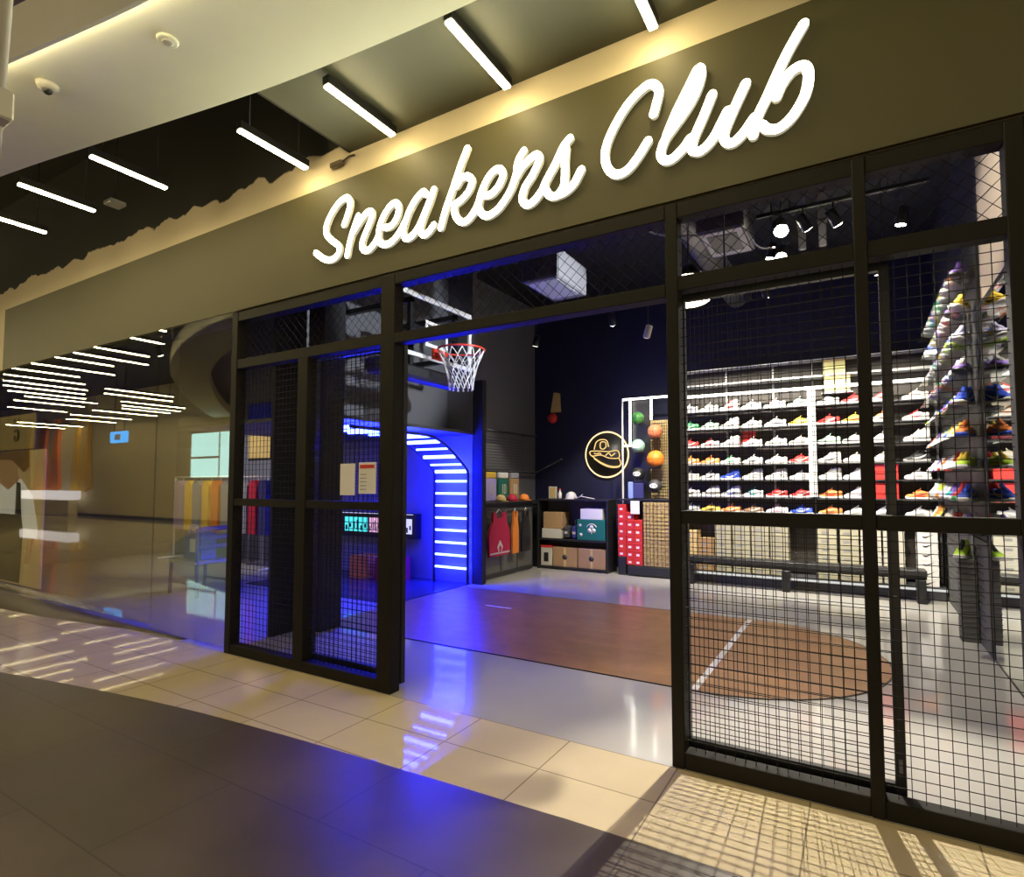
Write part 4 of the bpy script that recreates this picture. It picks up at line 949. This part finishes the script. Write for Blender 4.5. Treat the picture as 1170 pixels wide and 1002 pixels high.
def spot(loc, aim, energy, label, lens='spot_lens', size=60, blend=.5, body='black_metal', drop=None, r=.05, col=(1.,.93,.78), rad=.05):
    p = Vector(loc); d = (Vector(aim)-p).normalized(); L_ = .16
    s = thing('track_spotlight', label, 'spotlight', loc, 'track spotlights in the shop')
    b = MB(); b.tube([p-d*L_, p-d*.002, p], [r*.9, r, r], 14); b.build('lamp_body', M[body], s)
    b = MB(); b.tube([p+d*.0005, p+d*.004], [r*.86, r*.86], 14); b.build('lens', M[lens], s)
    top = drop if drop else (4.05 if loc[1] == 7.5 else 4.12)
    MB().tube([p-d*L_*.55+Vector((0,0,r)), (p.x-d.x*L_*.55, p.y-d.y*L_*.55, top)], .008, 6).build('hanging_stem', M['black_metal'], s)
    if energy:
        l = bpy.data.lights.new('spot_beam', 'SPOT'); l.energy = energy; l.color = col; l.spot_size = math.radians(size); l.spot_blend = blend; l.shadow_soft_size = rad
        o = bpy.data.objects.new('spot_beam', l); COL.objects.link(o); o.location = p+d*.02; o.rotation_euler = d.to_track_quat('-Z','Y').to_euler()
    return s
# ------------------------------------------------------------------ spotlights
spot((-2.0,7.5,3.85),(-2.0,9.3,1.7), 430, 'track spotlight aimed at the left of the back shoe rack', size=75)
spot((-1.12,7.5,3.78),(-1.1,9.3,1.7), 430, 'bright track spotlight aimed at the middle of the shoe rack', size=75)
spot((-.90,7.5,3.78),(-.4,9.3,1.5), 430, 'bright track spotlight just right of the middle of the track', size=75)
spot((.25,7.5,3.85),(.4,9.3,1.5), 430, 'track spotlight aimed at the right of the back shoe rack', size=75)
spot((-2.9,7.5,3.72),(-3.2,9.2,1.6), 260, 'track spotlight aimed at the ball rack', size=60)
spot((-2.42,7.5,3.48),(-4.0,9.1,.4), 200, 'white hanging spotlight on a looped cable', lens='spot_dim', body='off_white', size=65)
spot((-.35,6.0,3.92),(.9,8.0,1.9), 330, 'track spotlight turned on the sneaker side wall', size=62)
spot((-.10,6.0,3.90),(.95,7.3,1.9), 190, 'track spotlight turned on the near end of the side wall', size=58)
spot((-.58,6.0,3.95),(.25,2.5,0), 1050, 'glaring spotlight behind the transom turned towards the mall', size=46, blend=.5, r=.075, rad=.003)
spot((-.62,6.35,3.82),(-.75,3.0,.2), 300, 'second glaring spotlight just under the brightest one', drop=4.95, size=54, blend=.6, r=.06, rad=.02)
spot((.40,6.25,3.88),(-.2,6.6,0), 240, 'hanging spotlight pointing down at the pale floor', drop=4.95, size=110, blend=.8)
spot((-.74,6.5,3.88),(-1.6,6.4,0), 140, 'hanging spotlight pointing down at the wooden court', drop=4.95, size=100, blend=.8)
spot((-.30,5.1,4.0),(1.0,5.7,3.7), 70, 'hanging spotlight aimed at the cream side wall', size=60, blend=.7, drop=4.95)
spot((-1.05,5.2,3.35),(-4.3,5.45,3.45), 620, 'hanging spotlight aimed at the basketball hoop', col=(.85,.93,1.), size=46, drop=4.95, lens='spot_dim')
# pendants just inside the transom
for x, y, z, r, lb in ((-1.11,4.50,2.93,.165,'round glowing pendant lamp behind the right entrance post'),(-1.20,4.90,3.26,.11,'smaller round pendant lamp above and behind the first pendant')):
    t = thing('pendant_lamp', lb, 'pendant lamp', (x,y,z), 'pendant lamps by the entrance')
    MB().lathe([(r*.25,.11),(r*.55,.09),(r*.98,.03),(r*1.02,.0)], (x,y,z), 28).build('lamp_shade', M['black_metal'], t)
    MB().lathe([(r*.3,-.022),(r*.8,-.016),(r*.96,-.002)], (x,y,z), 28).build('diffuser', M['pendant'], t)
    MB().tube([(x,y,z+.10),(x,y,4.95)], .006, 6).build('hanging_cord', M['black_metal'], t)

# ------------------------------------------------------------------ room behind the glass
t = thing('garment_rail', 'white garment rail of clothes behind the shop window', 'rail', (-10.6, 6.45, 0))
MB().tube([(-11.9,6.45,1.62),(-8.75,6.45,1.62)], .018, 8).build('hanging_bar', M['white_metal'], t)
for x in (-11.9,-8.75): MB().tube([(x,6.45,.03),(x,6.45,1.62)], .018, 8).build('post', M['white_metal'], t); MB().tube([(x,6.15,.025),(x,6.75,.025)], .018, 8).build('foot', M['white_metal'], t)
gar = [(-11.62,'mauve2','mauve shirt'),(-11.25,'yellow_cloth','yellow coat'),(-10.98,'grey_cloth','grey coat'),(-10.66,'yellow_cloth','golden coat'),(-10.36,'orange','orange coat'),(-10.05,'grey_cloth','pale grey coat'),(-9.75,'navy_cloth','navy jacket'),(-9.5,'grey_cloth','grey jacket'),(-9.22,'crimson','dark red jacket'),(-8.95,'navy_cloth','dark blue jacket')]
M['mauve2'] = mat('mauve_cloth', (.35,.26,.40), .8)
for i, (x, m, lb) in enumerate(gar):
    s = thing('coat', lb + ' on the garment rail behind the window, %s from the left' % ORD[i], 'coat', (x,6.45,.55), 'clothes on the garment rail')
    b = MB(); out = [(-.11,0),(.11,0),(.10,.55),(.115,.86),(.05,.95),(-.05,.95),(-.115,.86),(-.10,.55)]
    b.prism([(x+a, .60+q) for a,q in out], 6.33, 6.57, axis='y'); b.build('cloth', M[m], s)
    MB().tube([(x,6.45,1.54),(x,6.45,1.592)], .006, 6).build('hanger', M['white_metal'], s)
M['blue_bag2'] = mat('blue_print', (.02,.03,.55), .5)
for x0, x1, z0, z1, m, lb in ((-10.42,-9.67,2.70,3.08,'blue_bag2','plain blue wall poster high behind the garment rail'),(-10.40,-9.69,1.96,2.64,'beige','plain tan wall poster below the blue one behind the garment rail')):
    s = thing('wall_poster', lb, 'poster', ((x0+x1)/2,7.04,z0))
    MB().bbox(x0, x1, 7.025, 7.045, z0, z1, .003).build('wall_mount', M['black'], s)
    MB().box(x0+.02, x1-.02, 7.019, 7.0245, z0+.02, z1-.02).build('print', M[m], s)
CXc, CYc = -7.82, 4.62
t = thing('chair', 'dark wooden chair with a pale seat standing behind the shop window', 'chair', (CXc, CYc, 0))
for dx, dy, h_ in ((.30,-.24,.90),(.30,.24,.90),(-.30,-.24,.42),(-.30,.24,.42)):
    MB().tube([(CXc+dx*1.08,CYc+dy,0),(CXc+dx,CYc+dy,.42)]+([(CXc+dx*1.02,CYc+dy,h_)] if h_ > .5 else []), .024, 8).build('leg', M['navy_cloth'], t)
MB().bbox(CXc-.33, CXc+.32, CYc-.27, CYc+.27, .42, .46, .01).build('seat', M['off_white'], t)
for z in (.62,.74,.86): MB().bbox(CXc+.29, CXc+.325, CYc-.22, CYc+.22, z, z+.06, .006).build('back_slat', M['navy_cloth'], t)
for dy in (-.24,.24): MB().tube([(CXc-.31,CYc+dy,.16),(CXc+.31,CYc+dy,.16)], .014, 6).build('stretcher', M['navy_cloth'], t)
t = thing('shopping_bag', 'blue shopping bag with white print on the chair seat', 'bag', (CXc-.05, CYc, .461))
MB().bbox(CXc-.22, CXc+.18, CYc-.12, CYc+.10, .462, .83, .008).build('body', mat('blue_bag', (.02,.03,.45), .4), t)
MB().box(CXc-.08, CXc+.08, CYc-.1235, CYc-.1205, .56, .74).build('print_block', M['white'], t)
MB().tube([(CXc-.10,CYc-.12,.82),(CXc-.08,CYc-.11,.93),(CXc+.06,CYc-.11,.93),(CXc+.08,CYc-.12,.82)], .008, 6).build('handle', M['white'], t)
for x, m, lb in ((-6.75,'orange','orange crate at the far end of the clothes'),(-6.2,'crimson','dark red crate at the far end of the clothes')):
    s = carton(lb, x-.2, x+.2, 6.5, 6.85, 0.013, .36, M[m])
pt = thing('poster_panel', 'large window poster of a person in a white tee and dark dungarees', 'poster', (-10.6, 3.5, 0))
MB().bbox(-11.9, -9.80, 3.50, 3.53, .03, 1.98, .004).build('board', mat('glowing_poster_ground', (.62,.50,.30), .5, emit=(.62,.45,.22), es=.22), pt)  # faint glow put into the ground colour; the board is no lamp
def flat(pts, y, m, name): MB().prism(pts, y, y+.004, axis='y').build(name, m, pt)
cxp = -11.05
PW = mat('glowing_white_print', (.8,.8,.78), .5, emit=(.75,.75,.72), es=.5)  # white print glows by itself, standing in for light on the poster
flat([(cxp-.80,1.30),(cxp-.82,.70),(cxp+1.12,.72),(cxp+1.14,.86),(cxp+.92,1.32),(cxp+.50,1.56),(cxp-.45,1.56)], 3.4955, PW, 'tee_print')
flat([(cxp-.70,.98),(cxp-.78,.06),(cxp+.60,.06),(cxp+.66,.80),(cxp+.56,1.10),(cxp+.50,1.50),(cxp+.36,1.52),(cxp+.36,1.04),(cxp-.40,1.04),(cxp-.42,1.5),(cxp-.55,1.46)], 3.491, mat('denim_print', (.03,.035,.07), .6), 'dungarees_print')
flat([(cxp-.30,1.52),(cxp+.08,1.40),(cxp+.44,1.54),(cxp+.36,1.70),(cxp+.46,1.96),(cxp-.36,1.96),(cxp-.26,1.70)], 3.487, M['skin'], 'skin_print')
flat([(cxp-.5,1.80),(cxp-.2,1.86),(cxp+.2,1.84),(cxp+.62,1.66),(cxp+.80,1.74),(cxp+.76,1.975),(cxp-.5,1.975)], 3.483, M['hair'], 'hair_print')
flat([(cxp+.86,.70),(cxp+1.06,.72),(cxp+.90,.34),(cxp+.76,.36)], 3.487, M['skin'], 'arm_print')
# reversed letter board over the poster
cu = bpy.data.curves.new('tmp_letter', 'FONT'); cu.body = 'G'; cu.size = .26; cu.extrude = .006; cu.align_x = 'CENTER'
to = bpy.data.objects.new('tmp_letter', cu); COL.objects.link(to)
bpy.context.view_layer.update()
me = bpy.data.meshes.new_from_object(to.evaluated_get(bpy.context.evaluated_depsgraph_get()))
bpy.data.objects.remove(to); bpy.data.curves.remove(cu)
st = thing('letter_board', 'cream hanging board with a dark letter G seen reversed through the window', 'sign', (-11.1, 3.5, 2.02))
MB().bbox(-11.9, -10.15, 3.50, 3.52, 2.0, 2.52, .004).build('board', mat('board_cream', (.55,.42,.26), .5), st)
G = bpy.data.objects.new('letter', me); me.materials.append(M['charcoal']); COL.objects.link(G); G.parent = st
G.rotation_euler = (PI/2, 0, PI); G.location = (.33, -.012, .10)
for dx in (.22, .36): MB().lathe([(.026,-.006),(.026,0)], (-11.1+dx, 3.4995, 2.44), 10, axis='y').build('dot', M['charcoal'], st)
for x in (-11.8,-10.3): MB().tube([(x,3.51,2.52),(x,3.51,4.95)], .006, 6).build('hanging_wire', M['black_metal'], st)

# ------------------------------------------------------------------ across the mall, seen in the glass
def opp(name, label, cat, x0, x1, z0, z1, m, y1=-6.12, group=None):
    t = thing(name, label, cat, ((x0+x1)/2, -6.15, z0), group)
    MB().bbox(x0, x1, -6.195, y1, z0, z1, .01).build('panel', M[m], t)
    return t
t = opp('shop_window', 'bright pale teal shop window reflected at the right of the glass', 'window', -21.9, -19.2, 1.72, 3.38, 'bright_window')
b = MB(); b.box(-21.98,-21.9,-6.195,-6.10,1.64,3.46); b.box(-19.2,-19.12,-6.195,-6.10,1.64,3.46); b.box(-21.9,-19.2,-6.195,-6.10,3.38,3.46); b.box(-21.9,-19.2,-6.195,-6.10,1.64,1.72); b.box(-20.1,-20.04,-6.119,-6.10,1.72,3.38); b.box(-21.9,-20.1,-6.119,-6.10,2.42,2.5)
b.build('frame', M['mauve'], t)
t = thing('hanging_sign', 'small blue lit sign hanging from the mall ceiling', 'sign', (-22.5,-4.0,3.2))
MB().bbox(-23.3,-22.2,-4.05,-3.95,2.95,3.35,.01).build('sign_box', M['exit_blue'], t)
MB().box(-22.95,-22.55,-3.949,-3.94,3.05,3.25).build('arrow_mark', M['white'], t)
for x in (-23.1,-22.4): MB().tube([(x,-4.0,3.35),(x,-4.0,5.5)], .015, 6).build('hanging_rod', M['black_metal'], t)
for i, (x, m, w) in enumerate(((-36.6,'yellow_cloth',.7),(-34.9,'orange',.85),(-33.4,'orange',.5),(-31.3,'yellow_cloth',.42),(-30.3,'yellow_cloth',.42))):
    s = thing('hanging_drape', ('orange' if m == 'orange' else 'yellow') + ' draped fabric in the shop across the mall, %s from the left' % ORD[i], 'drape', (x,-6.1,1.25), 'draped fabrics across the mall')
    b = MB(); b.prism([(x-w,1.2),(x-w*.2,1.1),(x+w*.9,1.25),(x+w*.6,2.4),(x+w*.35,3.3),(x+w*.5,4.3),(x+w*.2,4.6),(x-w*.3,4.5),(x-w*.5,3.2),(x-w*.8,2.2)], -6.19, -6.05, axis='y'); b.build('cloth', M[m], s)
    MB().tube([(x-.1,-6.12,4.5),(x+.1,-6.12,4.7)], .02, 6).build('hanger', M['black_metal'], s)
for i, (x0, x1) in enumerate(((-5.4,-1.8),(-1.4,1.8),(2.0,4.8))):  # unseen glowing windows added behind the camera to brighten floor and ceiling
    t = thing('shop_window', 'wide warm lit shop window across the mall, %s of three' % ('leftmost','middle','rightmost')[i], 'window', ((x0+x1)/2,-6.15,.3), 'added fill lights behind the camera')
    MB().box(x0+.06, x1-.06, -6.195, -6.15, .36, 3.24).build('pane', emat('fill_light_pane', (1.,.82,.50), 2.4), t)
    b = MB(); b.box(x0,x0+.06,-6.195,-6.10,.3,3.3); b.box(x1-.06,x1,-6.195,-6.10,.3,3.3); b.box(x0+.06,x1-.06,-6.195,-6.10,.3,.36); b.box(x0+.06,x1-.06,-6.195,-6.10,3.24,3.3); b.box((x0+x1)/2-.02,(x0+x1)/2+.02,-6.149,-6.10,.36,3.24); b.build('frame', M['frame'], t)
t = thing('display_counter', 'white lit counter in front of the draped fabrics across the mall', 'counter', (-33,-5.7,0))
MB().bbox(-35.5,-30.3,-5.95,-5.5,.75,1.15,.02).build('top', M['table_white'], t)
MB().bbox(-35.3,-30.5,-5.92,-5.55,.0,.73,.02).build('body', M['mauve'], t)

# ------------------------------------------------------------------ light from the room behind the glass and the booth
spot((-7.6,5.6,3.6),(-7.2,4.6,0), 230, 'ceiling spotlight over the chair behind the window', size=60, drop=4.95, col=(.85,1.,.92))
spot((-9.8,5.0,3.6),(-10.4,6.6,.9), 260, 'ceiling spotlight on the garment rail behind the window', size=75, drop=4.95)
spot((-4.2,7.6,3.6),(-5.1,8.1,1.2), 150, 'ceiling spotlight on the clothes cabinet', size=55, drop=4.95, lens='spot_dim')

# ------------------------------------------------------------------ world, camera, view
w = bpy.data.worlds.new('World'); SC.world = w; w.use_nodes = True
w.node_tree.nodes['Background'].inputs[0].default_value = (.02,.02,.022,1); w.node_tree.nodes['Background'].inputs[1].default_value = .3
cam = bpy.data.cameras.new('camera'); co = bpy.data.objects.new('camera', cam); COL.objects.link(co)
Rm = [[0.8587244355118026,-0.027372818982616655,-0.5117060412344974],[0.512437648748544,0.045870377765214944,0.8574984341611012],[0.0,-0.9985722994478775,0.053416877252218935]]
mw = Matrix([[Rm[i][0], -Rm[i][1], -Rm[i][2], (0,0,1.5)[i]] for i in range(3)] + [[0,0,0,1]])
co.matrix_world = mw
cam.sensor_fit = 'HORIZONTAL'; cam.sensor_width = 36; cam.lens = 654.288/1170*36
cam.shift_x = (585-590)/1170; cam.shift_y = (517-501)/1170
cam.clip_start = .05; cam.clip_end = 200
SC.camera = co
vs_ = SC.view_settings; vs_.view_transform = 'Standard'; vs_.look = 'None'; vs_.exposure = 0; vs_.gamma = 1; vs_.use_curve_mapping = False
SC.cycles.use_denoising = True; SC.cycles.max_bounces = 10; SC.cycles.transparent_max_bounces = 24; SC.cycles.glossy_bounces = 5; SC.cycles.diffuse_bounces = 4
SC.cycles.sample_clamp_indirect = 6.; SC.cycles.caustics_reflective = False; SC.cycles.caustics_refractive = False
